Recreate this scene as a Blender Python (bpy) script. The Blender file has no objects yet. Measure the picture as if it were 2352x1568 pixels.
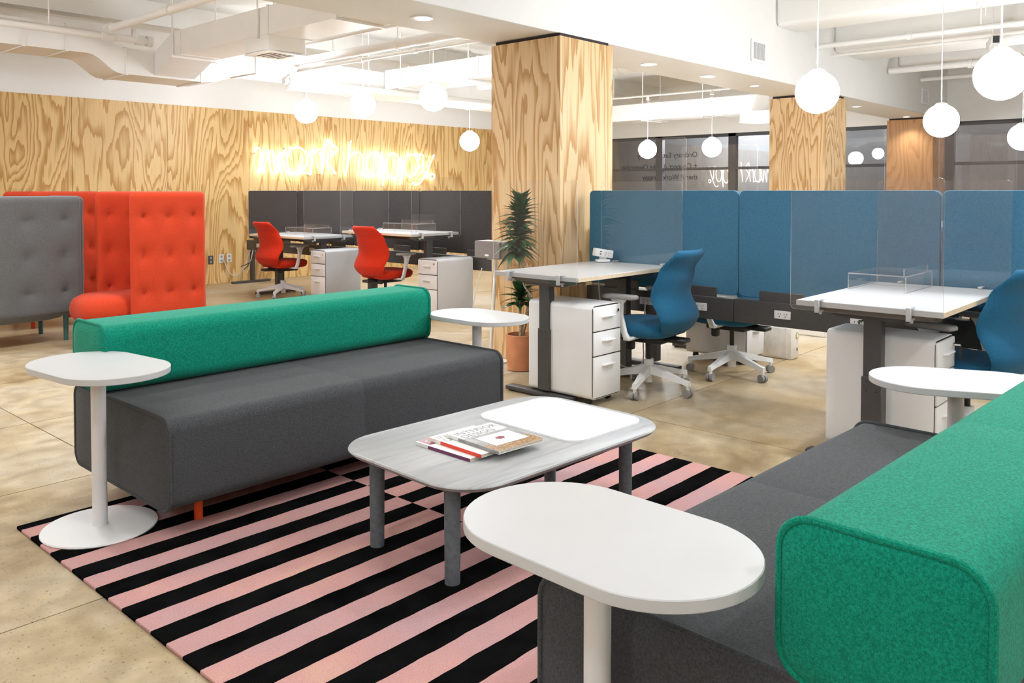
import bpy, bmesh, math, random
from mathutils import Vector, Matrix
R = math.radians
rnd = random.Random(7)
scene = bpy.context.scene
C = scene.collection

# ---------------------------------------------------------------- camera, world, exposure
cam_d = bpy.data.cameras.new('camera'); cam = bpy.data.objects.new('camera', cam_d); C.objects.link(cam)
cam_d.sensor_width = 36.0; cam_d.lens = 36.0 * 1920.0 / 2352.0
cam.location = (0, 0, 1.32)
cam.rotation_euler = (R(90 - 1.7), 0, R(42.2 - 90))
cam_d.shift_y = -(784 - (438 + 1920 * math.tan(R(1.7)))) / 2352.0
cam_d.clip_start = 0.05; cam_d.clip_end = 200
scene.camera = cam
world = bpy.data.worlds.new('world'); scene.world = world; world.use_nodes = True
bg = world.node_tree.nodes['Background']; bg.inputs[0].default_value = (.35, .4, .5, 1); bg.inputs[1].default_value = .05
scene.view_settings.view_transform = 'Standard'; scene.view_settings.look = 'None'
scene.view_settings.gamma = 1; scene.view_settings.use_curve_mapping = False
scene.view_settings.exposure = 0.55
cy = scene.cycles; cy.use_light_tree = False; cy.sample_clamp_indirect = 8.; cy.max_bounces = 6; cy.diffuse_bounces = 4; cy.glossy_bounces = 3; cy.transmission_bounces = 3; cy.transparent_max_bounces = 24; cy.caustics_reflective = False; cy.caustics_refractive = False
cy.use_adaptive_sampling = True; cy.adaptive_threshold = .025
GLOBE_L = 45.0        # radiance of the globe lamps
SPOT_W = 30.0        # recessed downlights
FILL_W = 11.0       # added ceiling fill heads, out of view

# ---------------------------------------------------------------- materials
MATS = {}
def nmat(name):
    m = bpy.data.materials.new(name); m.use_nodes = True
    nt = m.node_tree; b = nt.nodes['Principled BSDF']
    MATS[name] = m
    return m, nt, b
def link(nt, a, b): nt.links.new(a, b)
def N(nt, t, **kw):
    n = nt.nodes.new(t)
    for k, v in kw.items():
        if hasattr(n, k): setattr(n, k, v)
        else: n.inputs[k].default_value = v
    return n
def ramp(nt, fac, stops):
    r = nt.nodes.new('ShaderNodeValToRGB'); cr = r.color_ramp
    while len(cr.elements) < len(stops): cr.elements.new(.5)
    for e, (p, c) in zip(cr.elements, stops):
        e.position = p; e.color = (c[0], c[1], c[2], 1)
    link(nt, fac, r.inputs[0]); return r
def coords(nt, scale=(1, 1, 1), kind='Object', rand=0.0, rot=(0, 0, 0)):
    tc = nt.nodes.new('ShaderNodeTexCoord'); mp = nt.nodes.new('ShaderNodeMapping')
    mp.inputs['Scale'].default_value = scale; mp.inputs['Rotation'].default_value = rot
    link(nt, tc.outputs[kind], mp.inputs[0])
    if rand:
        oi = nt.nodes.new('ShaderNodeObjectInfo'); mu = N(nt, 'ShaderNodeMath', operation='MULTIPLY')
        mu.inputs[1].default_value = rand; link(nt, oi.outputs['Random'], mu.inputs[0])
        ad = N(nt, 'ShaderNodeVectorMath', operation='ADD'); link(nt, mp.outputs[0], ad.inputs[0]); link(nt, mu.outputs[0], ad.inputs[1])
        return ad.outputs[0]
    return mp.outputs[0]
def bump(nt, b, h, strength=.3, dist=.01):
    bm = nt.nodes.new('ShaderNodeBump'); bm.inputs['Strength'].default_value = strength; bm.inputs['Distance'].default_value = dist
    link(nt, h, bm.inputs['Height']); link(nt, bm.outputs[0], b.inputs['Normal'])
def plain(name, col, rough=.5, metal=0., noise=.06, nscale=30., bumpy=0., spec=.5):
    m, nt, b = nmat(name)
    v = coords(nt); n = N(nt, 'ShaderNodeTexNoise'); n.inputs['Scale'].default_value = nscale; n.inputs['Detail'].default_value = 3
    link(nt, v, n.inputs['Vector'])
    lo = [max(0, c * (1 - noise)) for c in col]; hi = [min(1, c * (1 + noise)) for c in col]
    r = ramp(nt, n.outputs[0], [(.3, lo), (.7, hi)]); link(nt, r.outputs[0], b.inputs['Base Color'])
    b.inputs['Roughness'].default_value = rough; b.inputs['Metallic'].default_value = metal; b.inputs['Specular IOR Level'].default_value = spec
    if bumpy: bump(nt, b, n.outputs[0], bumpy, .002)
    return m
def fabric(name, col, amp=.35, scale=520., sheen=.3):
    m, nt, b = nmat(name)
    v = coords(nt)
    n1 = N(nt, 'ShaderNodeTexNoise'); n1.inputs['Scale'].default_value = scale; n1.inputs['Detail'].default_value = 2; link(nt, v, n1.inputs['Vector'])
    n2 = N(nt, 'ShaderNodeTexNoise'); n2.inputs['Scale'].default_value = scale * .35; n2.inputs['Detail'].default_value = 4; link(nt, v, n2.inputs['Vector'])
    mx = N(nt, 'ShaderNodeMath', operation='ADD'); link(nt, n1.outputs[0], mx.inputs[0]); link(nt, n2.outputs[0], mx.inputs[1])
    hf = N(nt, 'ShaderNodeMath', operation='MULTIPLY'); hf.inputs[1].default_value = .5; link(nt, mx.outputs[0], hf.inputs[0])
    lo = [c * (1 - amp) for c in col]; hi = [min(1, c * (1 + amp) + amp * .02) for c in col]
    r = ramp(nt, hf.outputs[0], [(.38, lo), (.62, hi)]); link(nt, r.outputs[0], b.inputs['Base Color'])
    b.inputs['Roughness'].default_value = .9; b.inputs['Specular IOR Level'].default_value = .15
    b.inputs['Sheen Weight'].default_value = sheen; b.inputs['Sheen Roughness'].default_value = .5
    bump(nt, b, n1.outputs[0], .35, .0015)
    return m
def emit(name, col, s):
    m = bpy.data.materials.new(name); m.use_nodes = True; nt = m.node_tree; nt.nodes.clear()
    e = nt.nodes.new('ShaderNodeEmission'); e.inputs[0].default_value = (*col, 1); e.inputs[1].default_value = s
    o = nt.nodes.new('ShaderNodeOutputMaterial'); link(nt, e.outputs[0], o.inputs[0]); MATS[name] = m; return m
def clear_sheet(name, tint=(.99, .99, .99), rough=.02, haze=.012, hcol=(.85, .82, .82), ior=1.42):
    """thin clear sheet: see-through, mirror reflection by Fresnel, a breath of surface dust"""
    m = bpy.data.materials.new(name); m.use_nodes = True; nt = m.node_tree; nt.nodes.clear()
    t = nt.nodes.new('ShaderNodeBsdfTransparent'); t.inputs[0].default_value = (*tint, 1)
    g = nt.nodes.new('ShaderNodeBsdfGlossy'); g.inputs['Roughness'].default_value = rough; g.inputs['Color'].default_value = (1, 1, 1, 1)
    d = nt.nodes.new('ShaderNodeBsdfDiffuse'); d.inputs[0].default_value = (*hcol, 1)
    # reflectance of a thin plate, the same from both sides (Schlick)
    f0 = ((ior-1)/(ior+1))**2
    ge = nt.nodes.new('ShaderNodeNewGeometry'); dt = N(nt, 'ShaderNodeVectorMath', operation='DOT_PRODUCT'); link(nt, ge.outputs['Incoming'], dt.inputs[0]); link(nt, ge.outputs['Normal'], dt.inputs[1])
    ab = N(nt, 'ShaderNodeMath', operation='ABSOLUTE'); link(nt, dt.outputs['Value'], ab.inputs[0])
    om = N(nt, 'ShaderNodeMath', operation='SUBTRACT'); om.inputs[0].default_value = 1.; link(nt, ab.outputs[0], om.inputs[1])
    pw = N(nt, 'ShaderNodeMath', operation='POWER'); pw.inputs[1].default_value = 5.; link(nt, om.outputs[0], pw.inputs[0])
    f = N(nt, 'ShaderNodeMath', operation='MULTIPLY_ADD'); f.inputs[1].default_value = 1-f0; f.inputs[2].default_value = f0; link(nt, pw.outputs[0], f.inputs[0])
    m1 = nt.nodes.new('ShaderNodeMixShader'); m2 = nt.nodes.new('ShaderNodeMixShader')
    v = coords(nt); n = N(nt, 'ShaderNodeTexNoise'); n.inputs['Scale'].default_value = 3.; n.inputs['Detail'].default_value = 6; link(nt, v, n.inputs['Vector'])
    mu = N(nt, 'ShaderNodeMath', operation='MULTIPLY'); mu.inputs[1].default_value = haze * 2; link(nt, n.outputs[0], mu.inputs[0])
    link(nt, mu.outputs[0], m1.inputs[0]); link(nt, t.outputs[0], m1.inputs[1]); link(nt, d.outputs[0], m1.inputs[2])
    link(nt, f.outputs[0], m2.inputs[0]); link(nt, m1.outputs[0], m2.inputs[1]); link(nt, g.outputs[0], m2.inputs[2])
    o = nt.nodes.new('ShaderNodeOutputMaterial'); link(nt, m2.outputs[0], o.inputs[0]); MATS[name] = m; return m
def plywood(name, light, dark, zs=.30, k=5.5, rough=.45, xs=1.45):
    """rotary-cut softwood veneer: contour bands of a slow noise stretched up the sheet, knots and fine fibre"""
    m, nt, b = nmat(name)
    v = coords(nt, (xs, xs, zs), rand=37.)
    n = N(nt, 'ShaderNodeTexNoise'); n.inputs['Scale'].default_value = 1.; n.inputs['Detail'].default_value = 3.2; n.inputs['Roughness'].default_value = .42
    n.inputs['Distortion'].default_value = .5; link(nt, v, n.inputs['Vector'])
    w = coords(nt, (26, 26, 1.5), rand=11.)
    nj = N(nt, 'ShaderNodeTexNoise'); nj.inputs['Scale'].default_value = 1.; nj.inputs['Detail'].default_value = 2; link(nt, w, nj.inputs['Vector'])
    mj = N(nt, 'ShaderNodeMath', operation='MULTIPLY'); mj.inputs[1].default_value = .045; link(nt, nj.outputs[0], mj.inputs[0])
    ad = N(nt, 'ShaderNodeMath', operation='ADD'); link(nt, n.outputs[0], ad.inputs[0]); link(nt, mj.outputs[0], ad.inputs[1])
    mk = N(nt, 'ShaderNodeMath', operation='MULTIPLY'); mk.inputs[1].default_value = k * 3.2; link(nt, ad.outputs[0], mk.inputs[0])
    fr = N(nt, 'ShaderNodeMath', operation='FRACT'); link(nt, mk.outputs[0], fr.inputs[0])
    mid = [(a + c) / 2 for a, c in zip(light, dark)]
    r = ramp(nt, fr.outputs[0], [(0., light), (.42, light), (.62, mid), (.86, dark), (.95, dark), (1., light)])
    fib = coords(nt, (120, 120, 2.2), rand=5.)
    nf = N(nt, 'ShaderNodeTexNoise'); nf.inputs['Scale'].default_value = 1.; nf.inputs['Detail'].default_value = 2; link(nt, fib, nf.inputs['Vector'])
    rf = ramp(nt, nf.outputs[0], [(.3, (.9, .88, .85)), (.7, (1, 1, 1))])
    slow = coords(nt, (.9, .9, .35), rand=21.)
    ns = N(nt, 'ShaderNodeTexNoise'); ns.inputs['Scale'].default_value = 1.5; link(nt, slow, ns.inputs['Vector'])
    rs = ramp(nt, ns.outputs[0], [(.3, (.88, .84, .78)), (.7, (1, 1, 1))])
    mx = N(nt, 'ShaderNodeMix', data_type='RGBA', blend_type='MULTIPLY'); mx.inputs[0].default_value = 1
    link(nt, r.outputs[0], mx.inputs[6]); link(nt, rf.outputs[0], mx.inputs[7])
    mx2 = N(nt, 'ShaderNodeMix', data_type='RGBA', blend_type='MULTIPLY'); mx2.inputs[0].default_value = 1
    link(nt, mx.outputs[2], mx2.inputs[6]); link(nt, rs.outputs[0], mx2.inputs[7])
    link(nt, mx2.outputs[2], b.inputs['Base Color'])
    b.inputs['Roughness'].default_value = rough; b.inputs['Specular IOR Level'].default_value = .35
    return m
plywood('ply_wall', (.80, .57, .27), (.53, .29, .085), zs=.27, k=7.5)
plywood('ply_column', (.82, .60, .35), (.54, .30, .11), zs=.26, k=8., xs=1.9)
plywood('ply_dark', (.50, .27, .12), (.40, .20, .08), zs=.3, k=6.)
plain('white_paint', (.86, .85, .83), .6, noise=.015, nscale=3)
plain('duct_paint', (.88, .87, .85), .5, noise=.02, nscale=4)
plain('ceiling_paint', (.84, .82, .78), .7, noise=.02, nscale=3)
plain('white_laminate', (.54, .545, .555), .35, noise=.008, nscale=8)
plain('white_metal', (.88, .885, .895), .3, noise=.01, nscale=8)
plain('pale_metal', (.74, .73, .74), .4, noise=.02, nscale=8)
plain('grey_shell', (.50, .50, .52), .35, noise=.02, nscale=8)
plain('desk_edge_shade', (.72, .58, .42), .6, noise=.1, nscale=60)
plain('charcoal_metal', (.060, .058, .058), .45, noise=.08, nscale=40)
plain('black_plastic', (.018, .018, .018), .45, noise=.2)
plain('grey_plastic', (.30, .29, .28), .5, noise=.05)
plain('dark_gap', (.03, .02, .018), .8, noise=.1)
plain('chrome', (.75, .75, .76), .2, 1., noise=.02)
plain('silver_tube', (.55, .56, .58), .35, .3, noise=.03)
plain('terracotta', (.66, .27, .13), .75, noise=.14, nscale=9, bumpy=.15)
plain('soil', (.045, .028, .02), .95, noise=.7, nscale=120, bumpy=.8)
plain('bark', (.42, .30, .18), .8, noise=.5, nscale=60, bumpy=.6)
plain('speaker_mesh', (.23, .20, .20), .7, noise=.25, nscale=400)
plain('speaker_shell', (.62, .55, .47), .45, noise=.05)
plain('orange_leg', (.80, .09, .01), .4, noise=.05)
plain('red_leg', (.50, .03, .008), .45, noise=.08)
plain('teal_leg', (.05, .16, .15), .45, noise=.25, nscale=14)
plain('exterior_dark', (.10, .10, .105), .8, noise=.5, nscale=1.2)
plain('frame_dark', (.045, .045, .05), .5, noise=.1)
plain('leaf', (.030, .095, .032), .32, noise=.4, nscale=26)
plain('text_dark', (.006, .006, .006), .9, noise=.05, spec=.1)
plain('text_grey', (.20, .20, .20), .6, noise=.05)
plain('maroon', (.22, .015, .045), .35, noise=.05)
plain('plum', (.15, .03, .10), .35, noise=.05)
plain('red_print', (.70, .035, .01), .35, noise=.05)
plain('paper', (.80, .79, .77), .45, noise=.03, nscale=40)
plain('page_edge', (.68, .60, .52), .8, noise=.25, nscale=300)
plain('yellow_print', (.85, .55, .02), .4, noise=.05)
plain('brown_print', (.33, .19, .09), .4, noise=.7, nscale=90)
plain('grey_print', (.28, .27, .27), .4, noise=.35, nscale=14)
plain('plastic_wrap', (.72, .68, .62), .18, noise=.1, nscale=20, bumpy=.5)
plain('carton', (.74, .70, .64), .6, noise=.04)
plain('green_print', (.32, .40, .05), .5, noise=.1)
plain('cable', (.55, .52, .48), .5, noise=.05)
fabric('green_felt', (.000, .215, .138), .34, 520., .06)
fabric('grey_felt', (.056, .059, .064), .30, 520., .08)
fabric('red_felt', (.54, .050, .016), .12, 420., .1)
fabric('red_mesh', (.55, .026, .006), .10, 500., .1)
fabric('blue_felt', (.050, .165, .27), .16, 420., .1)
fabric('blue_mesh', (.016, .115, .225), .14, 420., .1)
fabric('charcoal_felt', (.045, .040, .040), .25, 300., .1)
fabric('lounge_grey', (.115, .118, .122), .18, 420., .25)
emit('globe_glow', (.93, .975, 1.02), GLOBE_L)
emit('neon_glow', (1., 1., 1.), 9.)
emit('lens_glow', (1., .98, .95), 5.).cycles.emission_sampling = 'NONE'
clear_sheet('acrylic')
clear_sheet('acrylic_edge', (.9, .88, .88), .2, .3, (.95, .92, .9), 1.6)
clear_sheet('window_glass', (.9, .91, .93), .01, .01, (.5, .5, .5), 1.55)
def mat_floor():
    m, nt, b = nmat('concrete')
    v = coords(nt, kind='Generated', scale=(1, 1, 1))
    geo = nt.nodes.new('ShaderNodeNewGeometry')
    n1 = N(nt, 'ShaderNodeTexNoise'); n1.inputs['Scale'].default_value = .75; n1.inputs['Detail'].default_value = 7; n1.inputs['Roughness'].default_value = .6; link(nt, geo.outputs['Position'], n1.inputs['Vector'])
    r1 = ramp(nt, n1.outputs[0], [(.34, (.27, .18, .085)), (.45, (.42, .325, .19)), (.55, (.47, .395, .28)), (.66, (.51, .46, .375))])
    n2 = N(nt, 'ShaderNodeTexNoise'); n2.inputs['Scale'].default_value = 95.; n2.inputs['Detail'].default_value = 2; link(nt, geo.outputs['Position'], n2.inputs['Vector'])
    r2 = ramp(nt, n2.outputs[0], [(.26, (.30, .26, .24)), (.37, (1, 1, 1)), (.66, (1, 1, 1)), (.76, (1.25, 1.25, 1.22))])
    n3 = N(nt, 'ShaderNodeTexNoise'); n3.inputs['Scale'].default_value = 9.; n3.inputs['Detail'].default_value = 6; link(nt, geo.outputs['Position'], n3.inputs['Vector'])
    r3 = ramp(nt, n3.outputs[0], [(.3, (.76, .73, .70)), (.7, (1.1, 1.1, 1.1))])
    mx = N(nt, 'ShaderNodeMix', data_type='RGBA', blend_type='MULTIPLY'); mx.inputs[0].default_value = 1; link(nt, r1.outputs[0], mx.inputs[6]); link(nt, r2.outputs[0], mx.inputs[7])
    mx2 = N(nt, 'ShaderNodeMix', data_type='RGBA', blend_type='MULTIPLY'); mx2.inputs[0].default_value = 1; link(nt, mx.outputs[2], mx2.inputs[6]); link(nt, r3.outputs[0], mx2.inputs[7])
    # every slab has its own cast
    oi = nt.nodes.new('ShaderNodeObjectInfo'); ro = ramp(nt, oi.outputs['Random'], [(0, (.92, .88, .82)), (.5, (1, 1, 1)), (1, (1.04, 1.05, 1.07))])
    mx3 = N(nt, 'ShaderNodeMix', data_type='RGBA', blend_type='MULTIPLY'); mx3.inputs[0].default_value = 1; link(nt, mx2.outputs[2], mx3.inputs[6]); link(nt, ro.outputs[0], mx3.inputs[7])
    link(nt, mx3.outputs[2], b.inputs['Base Color'])
    rr = ramp(nt, n3.outputs[0], [(.3, (.32, .32, .32)), (.7, (.5, .5, .5))]); link(nt, rr.outputs[0], b.inputs['Roughness'])
    b.inputs['Specular IOR Level'].default_value = .45
    bump(nt, b, n2.outputs[0], .08, .002)
mat_floor()
def mat_rug():
    m, nt, b = nmat('rug_pile')
    tc = nt.nodes.new('ShaderNodeTexCoord'); sep = nt.nodes.new('ShaderNodeSeparateXYZ'); link(nt, tc.outputs['Object'], sep.inputs[0])
    # wavy hand-tufted stripe edges
    nw = N(nt, 'ShaderNodeTexNoise'); nw.inputs['Scale'].default_value = 9.; nw.inputs['Detail'].default_value = 3; link(nt, tc.outputs['Object'], nw.inputs['Vector'])
    w = N(nt, 'ShaderNodeMath', operation='MULTIPLY_ADD'); w.inputs[1].default_value = .012; w.inputs[2].default_value = -.051; link(nt, nw.outputs[0], w.inputs[0])
    y = N(nt, 'ShaderNodeMath', operation='ADD'); link(nt, sep.outputs['Y'], y.inputs[0]); link(nt, w.outputs[0], y.inputs[1])
    # half-period shift beyond a seam that runs across the stripes
    gt = N(nt, 'ShaderNodeMath', operation='GREATER_THAN'); gt.inputs[1].default_value = 1.19; link(nt, sep.outputs['X'], gt.inputs[0])
    sh = N(nt, 'ShaderNodeMath', operation='MULTIPLY_ADD'); sh.inputs[1].default_value = .1005; link(nt, gt.outputs[0], sh.inputs[0]); link(nt, y.outputs[0], sh.inputs[2])
    dv = N(nt, 'ShaderNodeMath', operation='DIVIDE'); dv.inputs[1].default_value = .201; link(nt, sh.outputs[0], dv.inputs[0])
    fr = N(nt, 'ShaderNodeMath', operation='FRACT'); link(nt, dv.outputs[0], fr.inputs[0])
    lt = N(nt, 'ShaderNodeMath', operation='LESS_THAN'); lt.inputs[1].default_value = .5; link(nt, fr.outputs[0], lt.inputs[0])
    # small rounded gap where the stripes of the two halves meet
    ds = N(nt, 'ShaderNodeMath', operation='SUBTRACT'); ds.inputs[1].default_value = 1.19; link(nt, sep.outputs['X'], ds.inputs[0])
    ab = N(nt, 'ShaderNodeMath', operation='ABSOLUTE'); link(nt, ds.outputs[0], ab.inputs[0])
    ns = N(nt, 'ShaderNodeTexNoise'); ns.inputs['Scale'].default_value = 2.2; ns.inputs['Detail'].default_value = 4; link(nt, tc.outputs['Object'], ns.inputs['Vector'])
    rp = ramp(nt, ns.outputs[0], [(.25, (.46, .31, .33)), (.45, (.53, .31, .31)), (.6, (.58, .32, .30)), (.75, (.64, .39, .31))])
    nd = N(nt, 'ShaderNodeTexNoise'); nd.inputs['Scale'].default_value = 7.; nd.inputs['Detail'].default_value = 5; link(nt, tc.outputs['Object'], nd.inputs['Vector'])
    rb = ramp(nt, nd.outputs[0], [(.3, (.003, .003, .003)), (.75, (.009, .009, .009))])
    mx = N(nt, 'ShaderNodeMix', data_type='RGBA'); link(nt, lt.outputs[0], mx.inputs[0]); link(nt, rb.outputs[0], mx.inputs[6]); link(nt, rp.outputs[0], mx.inputs[7])
    nf = N(nt, 'ShaderNodeTexNoise'); nf.inputs['Scale'].default_value = 350.; link(nt, tc.outputs['Object'], nf.inputs['Vector'])
    rf = ramp(nt, nf.outputs[0], [(.3, (.8, .8, .8)), (.7, (1.1, 1.1, 1.1))])
    m2 = N(nt, 'ShaderNodeMix', data_type='RGBA', blend_type='MULTIPLY'); m2.inputs[0].default_value = 1; link(nt, mx.outputs[2], m2.inputs[6]); link(nt, rf.outputs[0], m2.inputs[7])
    link(nt, m2.outputs[2], b.inputs['Base Color'])
    b.inputs['Roughness'].default_value = .95; b.inputs['Specular IOR Level'].default_value = 0.; b.inputs['Sheen Weight'].default_value = .0
    bump(nt, b, nf.outputs[0], .5, .003)
mat_rug()
def mat_ash():
    m, nt, b = nmat('grey_ash')
    v = coords(nt, (2.2, 22, 2.2))
    n = N(nt, 'ShaderNodeTexNoise'); n.inputs['Scale'].default_value = 1.4; n.inputs['Detail'].default_value = 6; n.inputs['Distortion'].default_value = .8; link(nt, v, n.inputs['Vector'])
    r = ramp(nt, n.outputs[0], [(.3, (.31, .315, .325)), (.48, (.39, .395, .40)), (.7, (.42, .425, .43))]); link(nt, r.outputs[0], b.inputs['Base Color'])
    b.inputs['Roughness'].default_value = .42; bump(nt, b, n.outputs[0], .1, .001)
    m2 = plain('ash_leg', (.115, .135, .15), .55, noise=.2, nscale=60)
mat_ash()
def mat_brick():
    m, nt, b = nmat('night_brick')
    v = coords(nt, rot=(R(90), 0, R(90)))
    t = nt.nodes.new('ShaderNodeTexBrick'); t.inputs['Scale'].default_value = 4.; t.inputs['Color1'].default_value = (.22, .22, .225, 1); t.inputs['Color2'].default_value = (.13, .13, .135, 1); t.inputs['Mortar'].default_value = (.09, .09, .09, 1)
    link(nt, v, t.inputs['Vector']); link(nt, t.outputs[0], b.inputs['Base Color']); b.inputs['Roughness'].default_value = .9
mat_brick()

# ---------------------------------------------------------------- mesh helpers
def rr(w, h, r, n=6, cx=0., cy=0.):
    r = max(1e-4, min(r, w / 2 - 1e-4, h / 2 - 1e-4)); o = []
    for x, y, a0 in ((w/2-r, h/2-r, 0), (-w/2+r, h/2-r, 90), (-w/2+r, -h/2+r, 180), (w/2-r, -h/2+r, 270)):
        for k in range(n + 1):
            a = R(a0 + 90 * k / n); o.append((cx + x + r * math.cos(a), cy + y + r * math.sin(a)))
    return o
class MB:
    def __init__(s): s.v = []; s.f = []; s.mi = []
    def add(s, v, f, mi=0):
        o = len(s.v); s.v += [tuple(p) for p in v]; s.f += [tuple(i + o for i in q) for q in f]; s.mi += [mi] * len(f); return s
    def box(s, c, d, rz=0., bev=0., seg=2, mi=0):
        if bev:
            bm = bmesh.new(); bmesh.ops.create_cube(bm, size=1.)
            for v in bm.verts: v.co = Vector((v.co.x * d[0], v.co.y * d[1], v.co.z * d[2]))
            bmesh.ops.bevel(bm, geom=bm.edges[:], offset=min(bev, min(d) * .49), segments=seg, profile=.5, affect='EDGES')
            bm.verts.index_update(); V = [v.co.copy() for v in bm.verts]; F = [[v.index for v in f.verts] for f in bm.faces]; bm.free()
        else:
            V = [Vector((x * d[0] / 2, y * d[1] / 2, z * d[2] / 2)) for x in (-1, 1) for y in (-1, 1) for z in (-1, 1)]
            F = [(0, 1, 3, 2), (4, 6, 7, 5), (0, 4, 5, 1), (2, 3, 7, 6), (0, 2, 6, 4), (1, 5, 7, 3)]
        m = Matrix.Rotation(rz, 3, 'Z'); return s.add([m @ v + Vector(c) for v in V], F, mi)
    def rings(s, rs, cap=True, mi=0):
        n = len(rs[0]); V = [p for r in rs for p in r]; F = []
        for i in range(len(rs) - 1):
            for k in range(n):
                a, b = i * n + k, i * n + (k + 1) % n; F.append((a, b, b + n, a + n))
        if cap: F.append(tuple(range(n - 1, -1, -1))); F.append(tuple((len(rs) - 1) * n + k for k in range(n)))
        return s.add(V, F, mi)
    def prism(s, o, z0, z1, mi=0, bev=0.):
        if bev:
            cx = sum(p[0] for p in o) / len(o); cy = sum(p[1] for p in o) / len(o)
            def inset(q):
                res = []
                for x, y in o:
                    dx, dy = x - cx, y - cy; L = math.hypot(dx, dy) or 1; res.append((x - dx / L * q, y - dy / L * q))
                return res
            i = inset(bev)
            return s.rings([[(x, y, z0) for x, y in i], [(x, y, z0 + bev) for x, y in o], [(x, y, z1 - bev) for x, y in o], [(x, y, z1) for x, y in i]], mi=mi)
        return s.rings([[(x, y, z0) for x, y in o], [(x, y, z1) for x, y in o]], mi=mi)
    def tube(s, path, r, n=8, closed=False, mi=0, radii=None):
        P = [Vector(p) for p in path]; m = len(P); T = []
        for i in range(m):
            a = P[(i - 1) % m] if (closed or i) else P[0]; b = P[(i + 1) % m] if (closed or i < m - 1) else P[-1]
            t = b - a; T.append(t.normalized() if t.length > 1e-9 else Vector((0, 0, 1)))
        up = Vector((0, 0, 1)) if abs(T[0].z) < .9 else Vector((1, 0, 0)); u = T[0].cross(up).normalized(); RS = []
        for i in range(m):
            u = (u - T[i] * u.dot(T[i])).normalized(); w = T[i].cross(u); q = radii[i] if radii else r
            RS.append([P[i] + (u * math.cos(2 * math.pi * k / n) + w * math.sin(2 * math.pi * k / n)) * q for k in range(n)])
        if closed: RS.append(RS[0])
        return s.rings(RS, cap=not closed, mi=mi)
    def cyl(s, c, r, h, n=24, r2=None, mi=0, bev=0.):
        r2 = r if r2 is None else r2
        ring = lambda q, z: [(c[0] + q * math.cos(2 * math.pi * k / n), c[1] + q * math.sin(2 * math.pi * k / n), c[2] + z) for k in range(n)]
        if bev: return s.rings([ring(r - bev, 0), ring(r, bev), ring(r2, h - bev), ring(r2 - bev, h)], mi=mi)
        return s.rings([ring(r, 0), ring(r2, h)], mi=mi)
    def lathe(s, prof, c=(0, 0, 0), n=32, cap=True, mi=0):
        return s.rings([[(c[0] + q * math.cos(2 * math.pi * k / n), c[1] + q * math.sin(2 * math.pi * k / n), c[2] + z) for k in range(n)] for q, z in prof], cap, mi)
    def sphere(s, c, r, n=32, m=18):
        pr = [(max(1e-4, r * math.sin(math.pi * k / m)), -r * math.cos(math.pi * k / m)) for k in range(m + 1)]; return s.lathe(pr, c, n)
    def xf(s, M4):
        s.v = [tuple(M4 @ Vector(p)) for p in s.v]; return s
    def mesh(s, name, mats, sharp=38):
        me = bpy.data.meshes.new(name); me.from_pydata(s.v, [], s.f)
        for m in (mats if isinstance(mats, (list, tuple)) else [mats]): me.materials.append(MATS[m])
        if any(s.mi): me.polygons.foreach_set('material_index', s.mi)
        bm = bmesh.new(); bm.from_mesh(me); bmesh.ops.recalc_face_normals(bm, faces=bm.faces[:]); bm.to_mesh(me); bm.free()
        me.shade_smooth(); me.set_sharp_from_angle(angle=R(sharp)); me.update(); return me
    def build(s, name, mats, parent=None, sharp=38):
        return obj(name, s.mesh(name, mats, sharp), parent)
def obj(name, me, parent=None):
    o = bpy.data.objects.new(name, me); C.objects.link(o)
    if parent is not None: o.parent = parent
    return o
def tag(o, label, cat, group=None):
    o['label'] = label; o['category'] = cat
    if group: o['group'] = group
    return o
def thing(name, label, cat, loc=(0, 0, 0), rz=0., group=None):
    e = bpy.data.objects.new(name, None); C.objects.link(e); e.empty_display_size = .1
    e.location = loc; e.rotation_euler = (0, 0, rz); return tag(e, label, cat, group)
def struct(o, label=None, cat=None):
    o['kind'] = 'structure'
    if label: o['label'] = label
    if cat: o['category'] = cat
    return o
def dup(root, loc, rz=None, label=None):
    r = root.copy(); C.objects.link(r); r.location = loc
    if rz is not None: r.rotation_euler = (0, 0, rz)
    if label: r['label'] = label
    for ch in list(root.children):
        c = ch.copy(); C.objects.link(c); c.parent = r
        for g in ch.children:
            d = g.copy(); C.objects.link(d); d.parent = c
    return r
def text_mesh(name, body, size, mat, extrude=.0008, align='LEFT', mirror=False):
    cu = bpy.data.curves.new(name, 'FONT'); cu.body = body; cu.size = size; cu.extrude = extrude; cu.align_x = align
    t = bpy.data.objects.new(name, cu); C.objects.link(t)
    bpy.context.view_layer.update()
    me = bpy.data.meshes.new_from_object(t.evaluated_get(bpy.context.evaluated_depsgraph_get()))
    bpy.data.objects.remove(t); bpy.data.curves.remove(cu)
    if mirror:
        for v in me.vertices: v.co.x *= -1
        me.flip_normals()
    me.materials.clear(); me.materials.append(MATS[mat]); me.name = name; return me

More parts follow.
